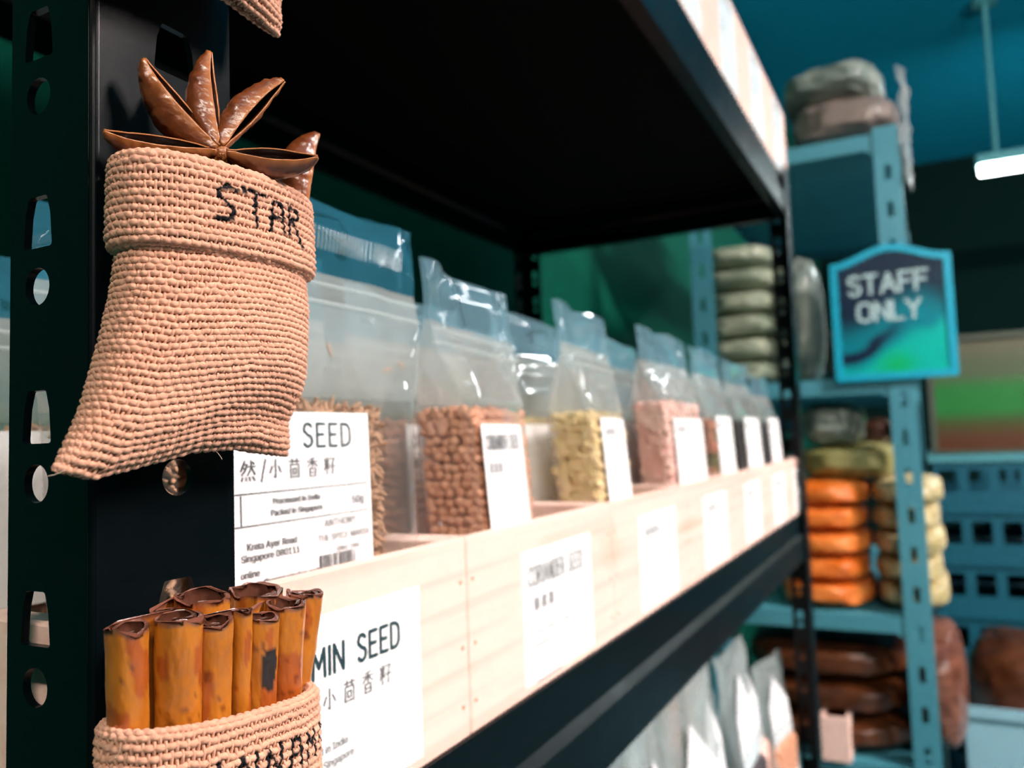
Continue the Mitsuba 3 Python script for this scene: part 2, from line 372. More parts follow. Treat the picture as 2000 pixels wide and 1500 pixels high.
# ------------------------------------------------------------------ pouches
def pouch_shape(w, d, h, zfill, seed, nu=72, nv=44, crumple=1.0, header=.86):
    """local: x centred, front at y=0, base z=0. Returns the ring grid (nv, nu, 3)."""
    r = np.random.default_rng(seed)
    off = r.uniform(0, 99, 3)
    t = np.concatenate([np.linspace(0, zfill / h, nv // 3, endpoint=False), np.linspace(zfill / h, 1, nv - nv // 3)])
    a = np.linspace(0, 2 * np.pi, nu, endpoint=False) + np.pi / nu
    ca, sa = np.cos(a), np.sin(a)
    ex = 2 / 6.0
    cx = np.sign(ca) * np.abs(ca) ** ex; sy = np.sign(sa) * np.abs(sa) ** ex
    rows = []
    for q in t:
        z = q * h
        s = np.clip((z - zfill) / (h * header - zfill), 0, 1)
        dd = d * (1 - s) ** 1.0 + 1.0 * s
        ww = w * (1 - .03 * np.sin(np.pi * np.clip(z / zfill, 0, 1))) + .85 * d * min(1, 1.5 * s)
        if q < .02: dd *= .9; ww *= .97
        x = cx * ww / 2; y = d * (.5 - .12 * s) + sy * dd / 2
        y = np.where(s > 0, y, d / 2 + sy * dd / 2 + .05 * d * np.clip(z / zfill, 0, 1) ** 2)
        c = crumple * s * (1 - .3 * s)
        p = np.stack([x * .045, np.full_like(x, z * .035), np.sign(sy) * 3.0], 1) + off
        n1 = meshkit.fbm(p, 3, seed) - .5
        ridge = 1 - np.abs(2 * meshkit.noise(p * 1.7, seed + 5) - 1)
        y = y + c * (9 * n1 + 4.0 * (ridge - .5))
        yc = s * 5 * (meshkit.noise(np.array([[z * .02, seed, 0.5]]), seed)[0] - .5)
        z2 = np.full_like(x, z)
        if q > .9:
            z2 = z2 + (q - .9) * 10 * 5 * (meshkit.noise(np.stack([x * .05, x * 0 + seed, x * 0], 1), seed + 9) - .6)
        rows.append(np.stack([x, y + yc, z2], 1))
    return np.array(rows), t

def split_rows(g, i0, i1, cap=False):
    nu = g.shape[1]; s = g[i0:i1]
    v = s.reshape(-1, 3); f = grid_faces(nu, len(s), True)
    f = np.vstack([f[:, [0, 1, 2]], f[:, [0, 2, 3]]])
    if cap:
        v = np.vstack([v, s[0].mean(0)]); j = np.arange(nu)
        f = np.vstack([f, np.stack([(j + 1) % nu, j, np.full(nu, len(v) - 1)], 1)])
    return v, f

def placer(x, y, z, yaw, tilt=0):
    c, s = math.cos(math.radians(yaw)), math.sin(math.radians(yaw)); t = math.tan(math.radians(tilt))
    def f(v):
        v = np.asarray(v, float)
        yy = v[..., 1] + t * v[..., 2]
        return np.stack([x + c * v[..., 0] - s * yy, y + s * v[..., 0] + c * yy, z + v[..., 2]], -1)
    return f

SEEDS = {}
def seed_proto(kind):
    if kind not in SEEDS:
        if kind == 'round': m = trimesh.creation.icosphere(1); sc = (2.05, 2.05, 2.05)
        elif kind == 'long': m = trimesh.creation.icosphere(1); sc = (2.9, .75, .75)
        elif kind == 'chunk': m = trimesh.creation.icosphere(1); sc = (3.6, 2.6, 1.8)
        else: m = trimesh.creation.icosphere(0); sc = (1.6, 1.6, 1.6)
        SEEDS[kind] = (np.array(m.vertices) * sc, np.array(m.faces))
    return SEEDS[kind]

def seed_heap(w, d, h, kind, seed, spacing, place):
    """seeds filling the pouch: the outer layers singly, a core behind them"""
    r = np.random.default_rng(seed)
    v0, f0 = seed_proto(kind)
    def face(A, B):
        """hexagonal packing with jitter over an A x B face, as fractions"""
        out = []
        for jj, bb in enumerate(np.arange(spacing / 2, B, spacing * .87)):
            aa = np.arange(spacing * (.5 if jj % 2 else .25), A, spacing)
            out.append(np.stack([aa, np.full_like(aa, bb)], 1))
        out = np.concatenate(out); return out + r.normal(0, spacing * .13, out.shape)
    P = []
    for lay in (0, 1):
        ins = 1.0 + lay * spacing * .75
        f_ = face(w, h); P.append(np.stack([f_[:, 0] - w / 2, ins + r.normal(0, .35, len(f_)), f_[:, 1]], 1))
        f_ = face(d, h); P.append(np.stack([-w / 2 + ins + r.normal(0, .35, len(f_)), f_[:, 0], f_[:, 1]], 1))
        f_ = face(d, h); P.append(np.stack([w / 2 - ins + r.normal(0, .35, len(f_)), f_[:, 0], f_[:, 1]], 1))
        f_ = face(w, d); P.append(np.stack([f_[:, 0] - w / 2, f_[:, 1], h - ins + r.uniform(-1, 2.2, len(f_))], 1))
    pts = np.concatenate(P); n = len(pts)
    q = r.normal(size=(n, 4)); q /= np.linalg.norm(q, axis=1, keepdims=True)
    ww, xx, yy, zz = q.T
    R = np.stack([np.stack([1 - 2 * (yy**2 + zz**2), 2 * (xx*yy - zz*ww), 2 * (xx*zz + yy*ww)], -1),
                  np.stack([2 * (xx*yy + zz*ww), 1 - 2 * (xx**2 + zz**2), 2 * (yy*zz - xx*ww)], -1),
                  np.stack([2 * (xx*zz - yy*ww), 2 * (yy*zz + xx*ww), 1 - 2 * (xx**2 + yy**2)], -1)], 1)
    sc = r.uniform(.85, 1.12, n)
    v = np.einsum('nij,kj->nki', R, v0) * sc[:, None, None] + pts[:, None]
    f = f0[None] + (np.arange(n) * len(v0))[:, None, None]
    core = bx(-w / 2 + 4.5, w / 2 - 4.5, 4.5, d - 3.5, 1, h - 5)
    v, f = gather([(v.reshape(-1, 3), f.reshape(-1, 3)), (np.array(core.vertices), np.array(core.faces))])
    return place(v), f

def label_rows_bag1():
    p, w = stroke_poly('CUMIN SEED', 6.4, .66, sx=1.42, gap=.34)
    t = [(flat_text(p), 60.5 - w, -9.8)]
    zp, zw = stroke_poly('然/小茴香籽', 5.4, .30)
    g = [(flat_text(zp), 53.5 - zw, -18.3)]
    line = lambda x0, x1, z, h=.26: (extr(sbox(x0, 0, x1, h), .05), 0, z)
    g += [line(2, 69, -21.6), line(2, 69, -29.8), (extr(sbox(0, 0, .2, 8), .05), 16, -29.8)]
    f, g2 = [], []
    def tx(to, s, h, z, right):
        m, w = small_text(s, h); to.append((m, right - w, z))
    tx(g, 'Processed in India', 1.55, -24.8, 46); tx(g, 'Packed in Singapore', 1.55, -27.8, 47); tx(g, '50g', 2.3, -27.2, 66)
    tx(g2, 'Kreta Ayer Road', 1.75, -35.8, 36); tx(g2, 'Singapore 080111', 1.75, -38.6, 37); tx(g2, 'online', 1.7, -42.6, 22)
    tx(g2, 'anthonythespicemaker.com', 1.7, -45.2, 45); tx(g2, 'KEEP IN A DRY PLACE', 1.7, -49.6, 30)
    tx(f, 'ANTHONY', 2.1, -33.0, 62); tx(f, 'THE SPICE MAKER', 1.9, -37.0, 68); tx(f, 'SINCE 1986', 1.3, -40.4, 63)
    r = random.Random(3); bars, x = [], 45
    for w_ in [1.0, .4, .5, .8, .3, .6, .4, .9, .3, .5, .5, .8, .4, .3]:
        bars.append(sbox(x, 0, x + w_, 5.2)); x += w_ + r.choice([.6, .9, .5])
    g2.append((flat_text(union_all(bars)), 0, -46.0))
    return [('ink_teal', t), ('ink_grey', g + g2), ('ink_faint', f)]

def label_rows_bag(i, w):
    if i == 1:
        p, tw = stroke_poly('CORIANDER SEED', 5.8, .5, sx=.86, gap=.19)
        b = [(extr(sbox(0, 0, 3.4, 4), .05), 5 + 5.5 * j, -20) for j in range(3)]
        b += [(extr(sbox(0, 0, a, .5), .05), 4, z) for a, z in ((30, -27), (22, -31), (34, -36), (18, -40))]
        return [('ink_grey', [(flat_text(p), 3.5, -10.5)]), ('ink_faint', b)]
    b = [(extr(sbox(0, 0, 3.5, 4), .05), 8 + 6 * j, -10) for j in range(4)] + [(extr(sbox(0, 0, a, .5), .05), 6, z) for a, z in ((24, -24), (30, -30), (20, -36))]
    return [('ink_faint', b)]

CONTENT = [('cumin_seeds', 'seed_cumin', 'long', 2.9, 'brown cumin seeds'), ('coriander_seeds', 'seed_coriander', 'round', 4.0, 'round brown coriander seeds'),
           ('fennel_seeds', 'seed_fennel', 'chunk', 4.2, 'pale yellow green dried pods'), ('dried_petals', 'seed_pink', 'chunk', 4.4, 'pale pink dried pieces'), ('dried_spice', 'seed_green', 'chunk', 4.2, 'mixed dried spice'), ('dark_seeds', 'seed_dark', 'small', 3.0, 'dark seeds'), ('dark_seeds', 'seed_dark', 'small', 3.0, 'dark seeds')]
def pouch(i, row, xc, y, yaw, w, d, h, zfill, lw, lh, lz, lx, tilt, zb=-106.5, cont=None, simple=False, shelf='middle shelf', lab_label=None):
    name, smat, skind, sp, swords = cont or CONTENT[i]
    rowword = ['front', 'second', 'third'][row]
    where = f'{rowword} row of the {ORD[i]} pine box'
    what = 'pouch of ' + swords
    k = thing('spice_pouch', f'clear zip {what}, {where}', 'pouch', f'spice pouches on the {shelf}')
    pl = placer(xc, y, zb, yaw, tilt)
    g, t = pouch_shape(w, d, h, zfill, 40 + i * 7 + row, nu=72 if not simple else 44, nv=44 if not simple else 28)
    ih = int(np.searchsorted(t, .855)); im = int(np.searchsorted(t, zfill / h - .01))
    v, f = split_rows(g, 0, im + 1, True); obj('film_body', (pl(v), f), 'film_body', k, smooth=True)
    v, f = split_rows(g, im, ih + 1); obj('upper_film', (pl(v), f), 'film_upper', k, smooth=True, label='empty hazy upper part of the film')
    v, f = split_rows(g, ih, len(t)); obj('header', (pl(v), f), 'film_header_reflection' if i == 0 else 'film_header_far_reflection', k, smooth=True, label='clear glossy header strip above the zip, blue reflection put into its tint')
    # zip: two ridges on the front, just below the header
    def front(z, n=30, inset=.0):
        j = np.argmin(np.abs(t * h - z)); ring = g[j]; fr = ring[ring[:, 1] <= np.median(ring[:, 1])]; fr = fr[np.argsort(fr[:, 0])]
        xs = np.linspace(fr[0, 0], fr[-1, 0], n); return np.stack([xs, np.interp(xs, fr[:, 0], fr[:, 1]) - .5, np.full(n, z)], 1)
    zz = [tube(pl(front(h * q)), .7, 6) for q in (.835, .80)]
    obj('zip', gather(zz), 'zip_plastic', k, smooth=True)
    if i == 0 and row == 0:
        ribs = []
        fr = front(h * .925, 70)
        for P in fr[4:-4]: ribs.append(tube(pl(np.array([P + (0, 0, -3.6), P + (1.2, -.05, 3.6)])), .22, 4))
        obj('embossed_strip', gather(ribs), 'zip_plastic', k, kind='stuff', label='fine embossed tear ridges across the header')
    # label
    yl = -.9
    bend = .05 * d
    def on(vv):
        z = vv[:, 2]
        return pl(np.stack([vv[:, 0], vv[:, 1] + yl + np.where(z > zfill, (z - zfill) * d * .38 / (h * .86 - zfill), bend * np.clip(z / zfill, 0, 1) ** 2 * .3), z], 1))
    nx, nz = 8, 14
    X, Z = np.meshgrid(np.linspace(lx, lx + lw, nx), np.linspace(lz - lh, lz, nz) - zb)
    A = np.stack([X, np.zeros_like(X), Z], -1).reshape(-1, 3); fA = grid_faces(nx, nz, False)
    B = A + (0, .25, 0)
    lab = obj('paper_label', (on(np.vstack([A, B])), np.vstack([fA, fA[:, ::-1] + len(A)])), 'paper', k, label='white printed paper label')
    if row == 0 or (i, row) == (1, 1):
        xf = lambda q: on(np.stack([lx + q[:, 0], q[:, 1] - .02, lz - zb + q[:, 2]], 1))
        for bs, ms in (label_rows_bag1() if i == 0 else label_rows_bag(i, lw)):
            obj('printed_text', cat([place_text(m, a, b, xf) for m, a, b in ms]), bs, lab)
    # contents
    first = i == 0 and row == 0      # the cumin has slid to one side of its pouch
    pl2 = lambda q: pl(q)
    c = obj(name, seed_heap(w * .97 - 7 - (18 if first else 0), d - 5, zfill - 4, skind if row == 0 or skind != 'round' else 'small', 90 + i * 5 + row, sp * (1 if row == 0 else 1.3), lambda q: pl(q + (-9 if first else 0, 2.6, 1.5))), smat, None, smooth=skind != 'small')
    tag(c, f'{swords} filling the pouch, {where}', 'spice', kind='stuff')
    return k

#        box row  xc   y   yaw  w   d   h  zfill  lw  lh   lz   lx  tilt
POUCHES = [
    (0, 0, 86, 17.5, 0, 112, 22, 172, 108, 70, 53, -3, -48, 1),
    (1, 0, 214, 17.5, 8, 72, 28, 165, 108, 50, 55, -6, -32, 4),
    (2, 0, 345, 17, 6, 76, 28, 168, 108, 54, 55, -2, -28, 4),
    (3, 0, 498, 17, 0, 96, 28, 170, 118, 82, 54, -1, -36, 3),
    (4, 0, 622, 17, 2, 92, 28, 168, 106, 74, 54, 2, -37, 3),
    (5, 0, 750, 17, 0, 96, 26, 166, 106, 80, 54, 2, -42, 3),
    (6, 0, 876, 17, 0, 86, 26, 158, 104, 72, 54, 3, -34, 3),
    (0, 1, 92, 62, -4, 92, 28, 166, 106, 66, 53, -5, -36, 1),
    (1, 1, 236, 76, 3, 84, 26, 166, 106, 56, 54, -4, -24, 1),
    (2, 1, 352, 64, 2, 92, 26, 168, 106, 60, 54, -4, -42, 1),
    (3, 1, 498, 62, 3, 96, 26, 168, 104, 66, 54, -4, -20, 1),
    (4, 1, 640, 62, 0, 96, 26, 170, 104, 66, 54, -4, -40, 1),
    (5, 1, 786, 62, 0, 96, 26, 168, 104, 66, 54, -4, -40, 1),
    (0, 2, 84, 110, 2, 98, 30, 160, 104, 66, 53, -5, -36, 1),
    (1, 2, 214, 120, 0, 96, 28, 168, 104, 66, 54, -4, -38, 1),
    (2, 2, 356, 108, 0, 96, 28, 168, 104, 66, 54, -4, -38, 1),
    (3, 2, 500, 104, 0, 96, 28, 172, 104, 66, 54, -4, -38, 1),
]
for a in POUCHES: pouch(*a, simple=a[1] > 0, cont=CONTENT[4] if a[:2] == (3, 1) else None)
# a few seeds caught under the zip of the first pouch
for j, (x, z, yaw) in enumerate(((100, 17, 60), (140, 15, 20), (133, 13, -20))):
    pts = np.array(seed_proto('long')[0]); m = trimesh.Trimesh(pts, seed_proto('long')[1], process=False)
    m.apply_transform(trimesh.transformations.rotation_matrix(math.radians(yaw), [0, 1, 0])); m.apply_translation((x, 27 + j, z))
    k = obj('cumin_seed', m, 'seed_cumin', smooth=True)
    tag(k, f'single cumin seed caught below the zip, {["beside the STAR sack", "farthest from the sack", "between the other two"][j]}', 'seed', 'loose cumin seeds below the zip')

# ------------------------------------------------------------------ burlap sacks
def ease(tab, v):
    k = np.array(tab, float); return np.interp(v, k[:, 0], k[:, 1])
def smooth_tab(tab, v, n=400):
    g = np.linspace(0, 1, n); y = ease(tab, g); ker = np.hanning(41); ker /= ker.sum()
    y = np.convolve(np.pad(y, 20, mode='reflect', reflect_type='odd'), ker, 'valid'); return np.interp(v, g, y)

def sack_body(u, v):
    """u: angle round the sack (0 = +x, increasing over the front), v: 0 at the collar .. 1 at the seam"""
    xl = smooth_tab([(0, -1.2), (.3, -2.6), (.55, -5.6), (.8, -9.8), (1, -15.2)], v)
    xr = smooth_tab([(0, 40.6), (.3, 40.6), (.6, 39.3), (.85, 38.0), (1, 37.4)], v)
    b = smooth_tab([(0, 9.6), (.3, 11.2), (.6, 10.6), (.82, 7.6), (.95, 3.6), (1, .5)], v)
    cy = -12.3
    ex = 2 / (2.15 + .5 * v)
    c, s = np.cos(u), np.sin(u)
    X = (xl + xr) / 2 + (xr - xl) / 2 * np.sign(c) * np.abs(c) ** ex
    Y = cy - b * np.sign(s) * np.abs(s) ** ex
    w = np.clip((X - xl) / (xr - xl + 1e-9), 0, 1)
    zb = np.interp(w, [0, .12, .3, .5, .72, .9, 1], [-15.5, -17.2, -15.4, -13.4, -12.9, -14.2, -14.8])
    z0 = 29.0
    Z = z0 + (zb - z0) * v
    # a soft fold above the seam on the right, and slight sag
    fold = np.exp(-((v - .84) / .10) ** 2) * np.clip((w - .35) / .3, 0, 1) * (s > 0)
    Y = Y + 2.2 * fold * np.clip((1 - v) / .16, 0, 1)
    p = np.stack([X * .06, Y * .06 + 4, Z * .06], -1)
    d = meshkit.fbm(p, 2, 3) - .5
    return np.stack([X + .8 * d, np.minimum(Y - 1.6 * d * np.clip(s, 0, 1) * (1 - v ** 6), -1.2), Z], -1)

def sack_collar(u, t, A=22.3, B=10.8, cx=19.6, cy=-12.4, low=25.0, slope=0.0):
    """t: 0 inside the mouth, over the rim, down the outside, 1 tucked under"""
    T0 = [0, .16, .24, .30, .36, .86, .92, .97, 1]
    off = np.interp(t, T0, [-1.5, -1.3, -.9, -.1, .7, 1.1, .9, .1, -.8])
    Z = np.interp(t, T0, [31, 38.6, 40.2, 40.8, 39.8, low + 1.2, low - .3, low - .8, low - .4])
    a, b = A + off, B + off
    c, s = np.cos(u), np.sin(u)
    ex = 2 / 2.2
    X = cx + a * np.sign(c) * np.abs(c) ** ex
    Y = cy - b * np.sign(s) * np.abs(s) ** ex
    dz = 1.0 * (meshkit.fbm(np.stack([X * .05, Y * .05, X * 0], -1), 2, 11) - .5)
    return np.stack([X, np.minimum(Y, -1.0), Z + dz * np.clip(t * 2, 0, 1) - slope * (X - cx)], -1)

def weave(surf, nwarp, nweft, t0, t1, rw, rp, amp, ink=None, seed=0, xi=4, xj=4):
    """real over-under threads lying on a surface: weft round the sack, warp down it"""
    r = np.random.default_rng(seed)
    def normal(u, v):
        e = 2e-3
        du = surf(u + e, v) - surf(u - e, v); dv = surf(u, np.minimum(v + e, 1)) - surf(u, np.maximum(v - e, 0))
        n = np.cross(dv, du); n /= np.linalg.norm(n, axis=-1, keepdims=True) + 1e-12
        return -n if False else n
    # spread the warp evenly along the girth
    uu = np.linspace(0, 2 * np.pi, 1441); L = np.concatenate([[0], np.cumsum(np.linalg.norm(np.diff(surf(uu, np.full_like(uu, .5)), axis=0), axis=1))]); L /= L[-1]
    U = lambda s: np.interp(s, L, uu)
    parts, cols = [], []
    base = np.array([.60, .315, .215])
    def paint(P3, s, tt, tone):
        c = base[None] * tone[:, None] * (1 + np.array([0, -.02, -.05])[None] * (1 - tone[:, None]))
        n = meshkit.noise(P3 * .8, seed + 3)[:, None]
        c = c * (.86 + .28 * n)
        if ink is not None:
            c = np.where(ink(P3)[:, None], np.array([.006, .006, .008])[None], c)
        return np.clip(c, 0, 1)
    ws = (np.arange(nwarp) + .5) / nwarp
    S = np.arange(nwarp * xi + 1) / (nwarp * xi)
    for i in range(nweft):
        tt = t0 + (t1 - t0) * (i + .5) / nweft
        wob = .18 * (t1 - t0) / nweft * (meshkit.noise(np.stack([S * 60, S * 0 + i, S * 0], 1), seed + 1) - .5) * 2
        u = U(S); v = np.clip(tt + wob, 0, 1)
        n = normal(u, v)
        ph = np.cos(np.pi * S * nwarp + np.pi * i)
        P = surf(u, v) + n * (amp * .8 * ph)[:, None]
        rad = rw * (.88 + .24 * meshkit.noise(np.stack([S * 40, S * 0 + i * 3.1, S * 0], 1), seed + 2)) * (1 + .10 * np.abs(ph))
        P[-1] = P[0]
        tv, tf = tube(P, rad, 6)
        tone = np.repeat((.94 + .14 * r.random()) * np.ones(len(P)), 6)
        parts.append((tv, tf)); cols.append(paint(tv, S, tt, tone))
    TT = np.linspace(t0, t1, nweft * xj + 1)
    for j in range(nwarp):
        u = np.full(len(TT), U(ws[j] - .5 / nwarp)); 
        n = normal(u, TT)
        ph = -np.cos(np.pi * (TT - t0) / (t1 - t0) * nweft - np.pi / 2 + np.pi / 2 * 0 + np.pi * j - 0) if False else -np.cos(np.pi * ((TT - t0) / (t1 - t0) * nweft - .5) + np.pi * j)
        P = surf(u, TT) + n * (amp * 1.5 * ph)[:, None]
        rad = rp * (.85 + .3 * meshkit.noise(np.stack([TT * 40, TT * 0 + j * 1.7, TT * 0], 1), seed + 4))
        tv, tf = tube(P, rad, 5)
        tone = np.repeat((.90 + .14 * r.random()) * np.ones(len(P)), 5)
        parts.append((tv, tf)); cols.append(paint(tv, None, None, tone))
    v, f = gather(parts)
    return (v, f), np.vstack(cols)

def lining(surf, t0, t1, off, nu=96, nv=40, close=False):
    u = np.linspace(0, 2 * np.pi, nu, endpoint=False); t = np.linspace(t0, t1, nv)
    TT, UU = np.meshgrid(t, u, indexing='ij')
    P = surf(UU.ravel(), TT.ravel()).reshape(nv, nu, 3)
    c = P.mean(1, keepdims=True)
    d = P - c; d[..., 2] = 0
    P = P - d / (np.linalg.norm(d, axis=-1, keepdims=True) + 1e-9) * off
    f = grid_faces(nu, nv, True); f = np.vstack([f[:, [0, 1, 2]], f[:, [0, 2, 3]]]); v = P.reshape(-1, 3)
    return v, f

def ink_for(text, x_of, z0, h, weight):
    """ink where the front of the collar lies under handwritten strokes; x_of maps arc position"""
    ss = text
    ls = MultiLineString([LineString(s) for s in ss])
    pts = np.concatenate([np.stack([np.interp(np.linspace(0, 1, 40), np.linspace(0, 1, len(s)), [p[0] for p in s]), np.interp(np.linspace(0, 1, 40), np.linspace(0, 1, len(s)), [p[1] for p in s])], 1) for s in ss])
    from scipy.spatial import cKDTree
    tr = cKDTree(pts)
    def fn(P):
        out = np.zeros(len(P), bool)
        m = (P[:, 1] < -12) & (P[:, 2] < z0 + h + 3) & (P[:, 2] > z0 - 3)
        if m.any():
            q = np.stack([x_of(P[m]), P[m][:, 2]], 1)
            dd, _ = tr.query(q)
            wv = weight * (.55 + .9 * meshkit.noise(P[m] * .9, 21))
            out[m] = dd < wv
        return out
    return fn

def arc_table(**cp):
    """arc length along a collar's front, from its left end"""
    a = np.linspace(np.pi, 0, 800); P = sack_collar(a, np.full(800, .6), **cp)
    S = np.concatenate([[0], np.cumsum(np.hypot(*np.diff(P[:, :2], axis=0).T))])
    return lambda x: np.interp(x, P[:, 0], S)

def hand(strokes_, x0, z0, w, h, slope=0):
    return [[(x0 + p[0] * w, z0 + p[1] * h + slope * (p[0] * w)) for p in s] for s in strokes_]
S_ = [[(.95, .92), (.6, 1.0), (.25, .85), (.2, .7), (.5, .5), (.8, .35), (.75, .12), (.45, .0), (.1, .02)]]
T_ = [[(0, .95), (1, .98)], [(.55, .95), (.5, .5), (.55, .0)]]
A_ = [[(.1, 0), (.3, .95)], [(.3, .95), (.85, .9), (.9, 0)], [(.2, .45), (.88, .5)]]
R_ = [[(.1, .0), (.15, .95)], [(.15, .95), (.75, .9), (.8, .65), (.2, .5)], [(.35, .5), (.7, .2), (1.1, -.2)]]
C_ = [[(.9, .85), (.5, 1), (.1, .6), (.2, .1), (.6, 0), (.95, .15)]]
I_ = [[(.4, 0), (.45, 1)]]
N_ = [[(.1, 0), (.15, .95), (.8, .05), (.85, 1)]]
M_ = [[(.05, 0), (.2, .95), (.5, .4), (.8, .95), (.95, 0)]]
O_ = [[(.5, 1), (.1, .6), (.3, .05), (.75, .1), (.9, .6), (.5, 1)]]
arc1 = arc_table()
ax_ = lambda x: float(arc1(x))
star_ink = ink_for(hand(S_, ax_(7.8), 29.6, 5.4, 6.6) + hand(T_, ax_(14.0), 30.0, 6.0, 6.6) + hand(A_, ax_(20.6), 30.0, 4.9, 6.4) + hand(R_, ax_(26.2), 30.0, 4.9, 6.4),
                   lambda P: arc1(P[:, 0]), 28, 10, .45)
COL2 = dict(A=22.6, B=11.4, cx=16.9, cy=-13.6, low=18.0, slope=.10)
arc2 = arc_table(**COL2)
cin_letters = []
for n_, g_ in enumerate((C_, I_, N_, N_, A_, M_, O_, N_)):
    cin_letters += hand(g_, float(arc2(34.0)) + 6.1 * (n_ - 6), 26.6 + .5 * (6 - n_), 4.7, 5.8)
cin_ink = ink_for(cin_letters, lambda P: arc2(P[:, 0]), 25, 12, .45)

def burlap_sack(k, dx, dz, ink, seed, collar=None, stretch=1.0):
    shift = np.array([dx, 0, dz])
    cp = collar or {}
    sack_col = lambda u, t: sack_collar(u, t, **cp)
    def sack_bod(u, v):
        P = sack_body(u, v); P[..., 0] = cp.get('cx', 19.6) + (P[..., 0] - 19.6) * stretch; P[..., 1] = np.minimum(-12.4 + cp.get('cy', -12.4) + 12.4 + (P[..., 1] + 12.4) * stretch, -1.2); return P
    m, c = weave(sack_bod, 128, 36, 0.0, 1.0, .58, .33, .20, None, seed)
    obj('woven_body', (m[0] + shift, m[1]), 'burlap', k, smooth=True, color=c, kind='stuff', label='coarse burlap threads')
    m, c = weave(sack_col, 132, 24 if collar else 19, 0.0, 1.0, .60, .33, .18, ink, seed + 1)
    lab = 'folded burlap collar' + ('' if ink is None else ' with black handwritten letters')
    obj('folded_collar', (m[0] + shift, m[1]), 'burlap', k, smooth=True, color=c, kind='stuff', label=lab)
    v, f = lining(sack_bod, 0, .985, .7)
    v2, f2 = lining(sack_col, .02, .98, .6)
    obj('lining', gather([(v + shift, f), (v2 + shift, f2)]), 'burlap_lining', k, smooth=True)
    # stray fibres
    r = np.random.default_rng(seed + 5); fib = []
    for q in range(26):
        u = r.uniform(.0, 2 * np.pi); col = r.random() < .5
        P = sack_col(np.array([u]), np.array([r.uniform(.25, .9)]))[0] if col else sack_bod(np.array([u]), np.array([r.uniform(.1, 1)]))[0]
        d = r.normal(size=3); d[1] = -abs(d[1]) * .5; d /= np.linalg.norm(d); Lf = r.uniform(2, 4.5); e = r.normal(size=3) * .8
        s = np.linspace(0, 1, 8)[:, None]
        Q = P + d * Lf * s + e * s ** 2
        Q[:, 1] = np.minimum(Q[:, 1], -.2)
        fib.append(tube(Q + shift, .045, 3))
    obj('loose_fibre', gather(fib), 'fibre', k, kind='stuff')

s1 = thing('burlap_sack', 'small burlap sack marked STAR, holding star anise, hung on the near post', 'sack')
burlap_sack(s1, 0, 0, star_ink, 5)
s2 = thing('burlap_sack', 'small burlap sack of cinnamon sticks with handwritten letters, at the bottom of the near post', 'sack')
burlap_sack(s2, 0, -102.0, cin_ink, 17, COL2, 1.04)
s3 = thing('burlap_sack', 'small burlap sack at the top of the near post, only its lower corner in view', 'sack')
burlap_sack(s3, -.5, 94.5, None, 29)

# ------------------------------------------------------------------ star anise
def pod(L, w, d, gap, seed):
    """one boat-shaped carpel along +x, its open seam facing +z; returns outer shell, colours"""
    ns = 40; s = np.linspace(0, 1, ns)
    W = w * np.clip(np.sin(np.pi * np.clip(s * .93 + .03, .0, 1) ** .95), 0, 1) ** .62 + .1
    D = d * (np.sin(np.pi * np.clip(s * .93 + .035, 0, 1) ** .95)) ** .6 + .3
    Gp = gap * np.clip(np.sin(np.pi * np.clip((s - .10) / .86, 0, 1)), 0, 1) ** .8 + .04
    t = .42
    rows = []
    for a, ww, dd, g in zip(s, W, D, Gp):
        ww = max(ww, g + t)
        out = [(g + .05, .0), (g + t * .6, .10), (g + t, -.12), (min(ww, g + t + .5) * .5 + ww * .5, -.22 * dd), (ww, -.42 * dd), (.88 * ww, -.62 * dd), (.58 * ww, -.85 * dd), (.25 * ww, -.97 * dd)]
        inn = [(g, -.18), (g + .25 * (ww - g), -.30 * dd), (max(ww - t * 1.5, g * .9), -.45 * dd), (.40 * ww, -.70 * dd)]
        ring = out + [(0, -dd)] + [(-x, y) for x, y in out[::-1]] + [(-x, y) for x, y in inn] + [(0, -.76 * dd)] + [(x, y) for x, y in inn[::-1]]
        lift = .9 * np.clip(a - .8, 0, 1) * 5 * .5
        rows.append([(a * L, x, y + lift) for x, y in ring])
    g = np.array(rows)
    n = meshkit.fbm(g.reshape(-1, 3) * .45 + seed * 7, 4, seed).reshape(g.shape[:2]) - .5
    wr = np.abs(2 * meshkit.noise(g.reshape(-1, 3) * np.array([.5, 1.1, 1.1]) + seed * 3, seed + 1).reshape(g.shape[:2]) - 1) - .5
    k = g.shape[1]; outm = np.zeros(k); outm[3:14] = 1
    g[..., 1] += np.sign(g[..., 1]) * outm * (.9 * n + .6 * wr)
    g[..., 2] += .25 * n
    v = g.reshape(-1, 3); f = grid_faces(k, ns, True)
    f = np.vstack([f[:, [0, 1, 2]], f[:, [0, 2, 3]]])
    c0, c1 = len(v), len(v) + 1
    v = np.vstack([v, g[0].mean(0), g[-1].mean(0) + (.3, 0, 0)]); j = np.arange(k)
    f = np.vstack([f, np.stack([(j + 1) % k, j, np.full(k, c0)], 1), np.stack([(ns - 1) * k + j, (ns - 1) * k + (j + 1) % k, np.full(k, c1)], 1)])
    # colour: shiny red brown flanks, tan lips, near-black inside
    idx = np.concatenate([np.tile(np.arange(k), ns), [0, 0]])
    tone = meshkit.fbm(v * .6 + 30, 3, seed)[:, None]
    flank = np.array([.070, .013, .003]) * (1 - tone) * 1.2 + np.array([.19, .045, .009]) * tone
    lip = np.broadcast_to(np.array([.33, .105, .025]), flank.shape); inside = np.broadcast_to(np.array([.055, .016, .006]), flank.shape)
    ctab = np.where(((idx <= 2) | ((idx >= 14) & (idx <= 16)))[:, None], lip, np.where((idx >= 17)[:, None], inside, flank))
    return v, f, ctab

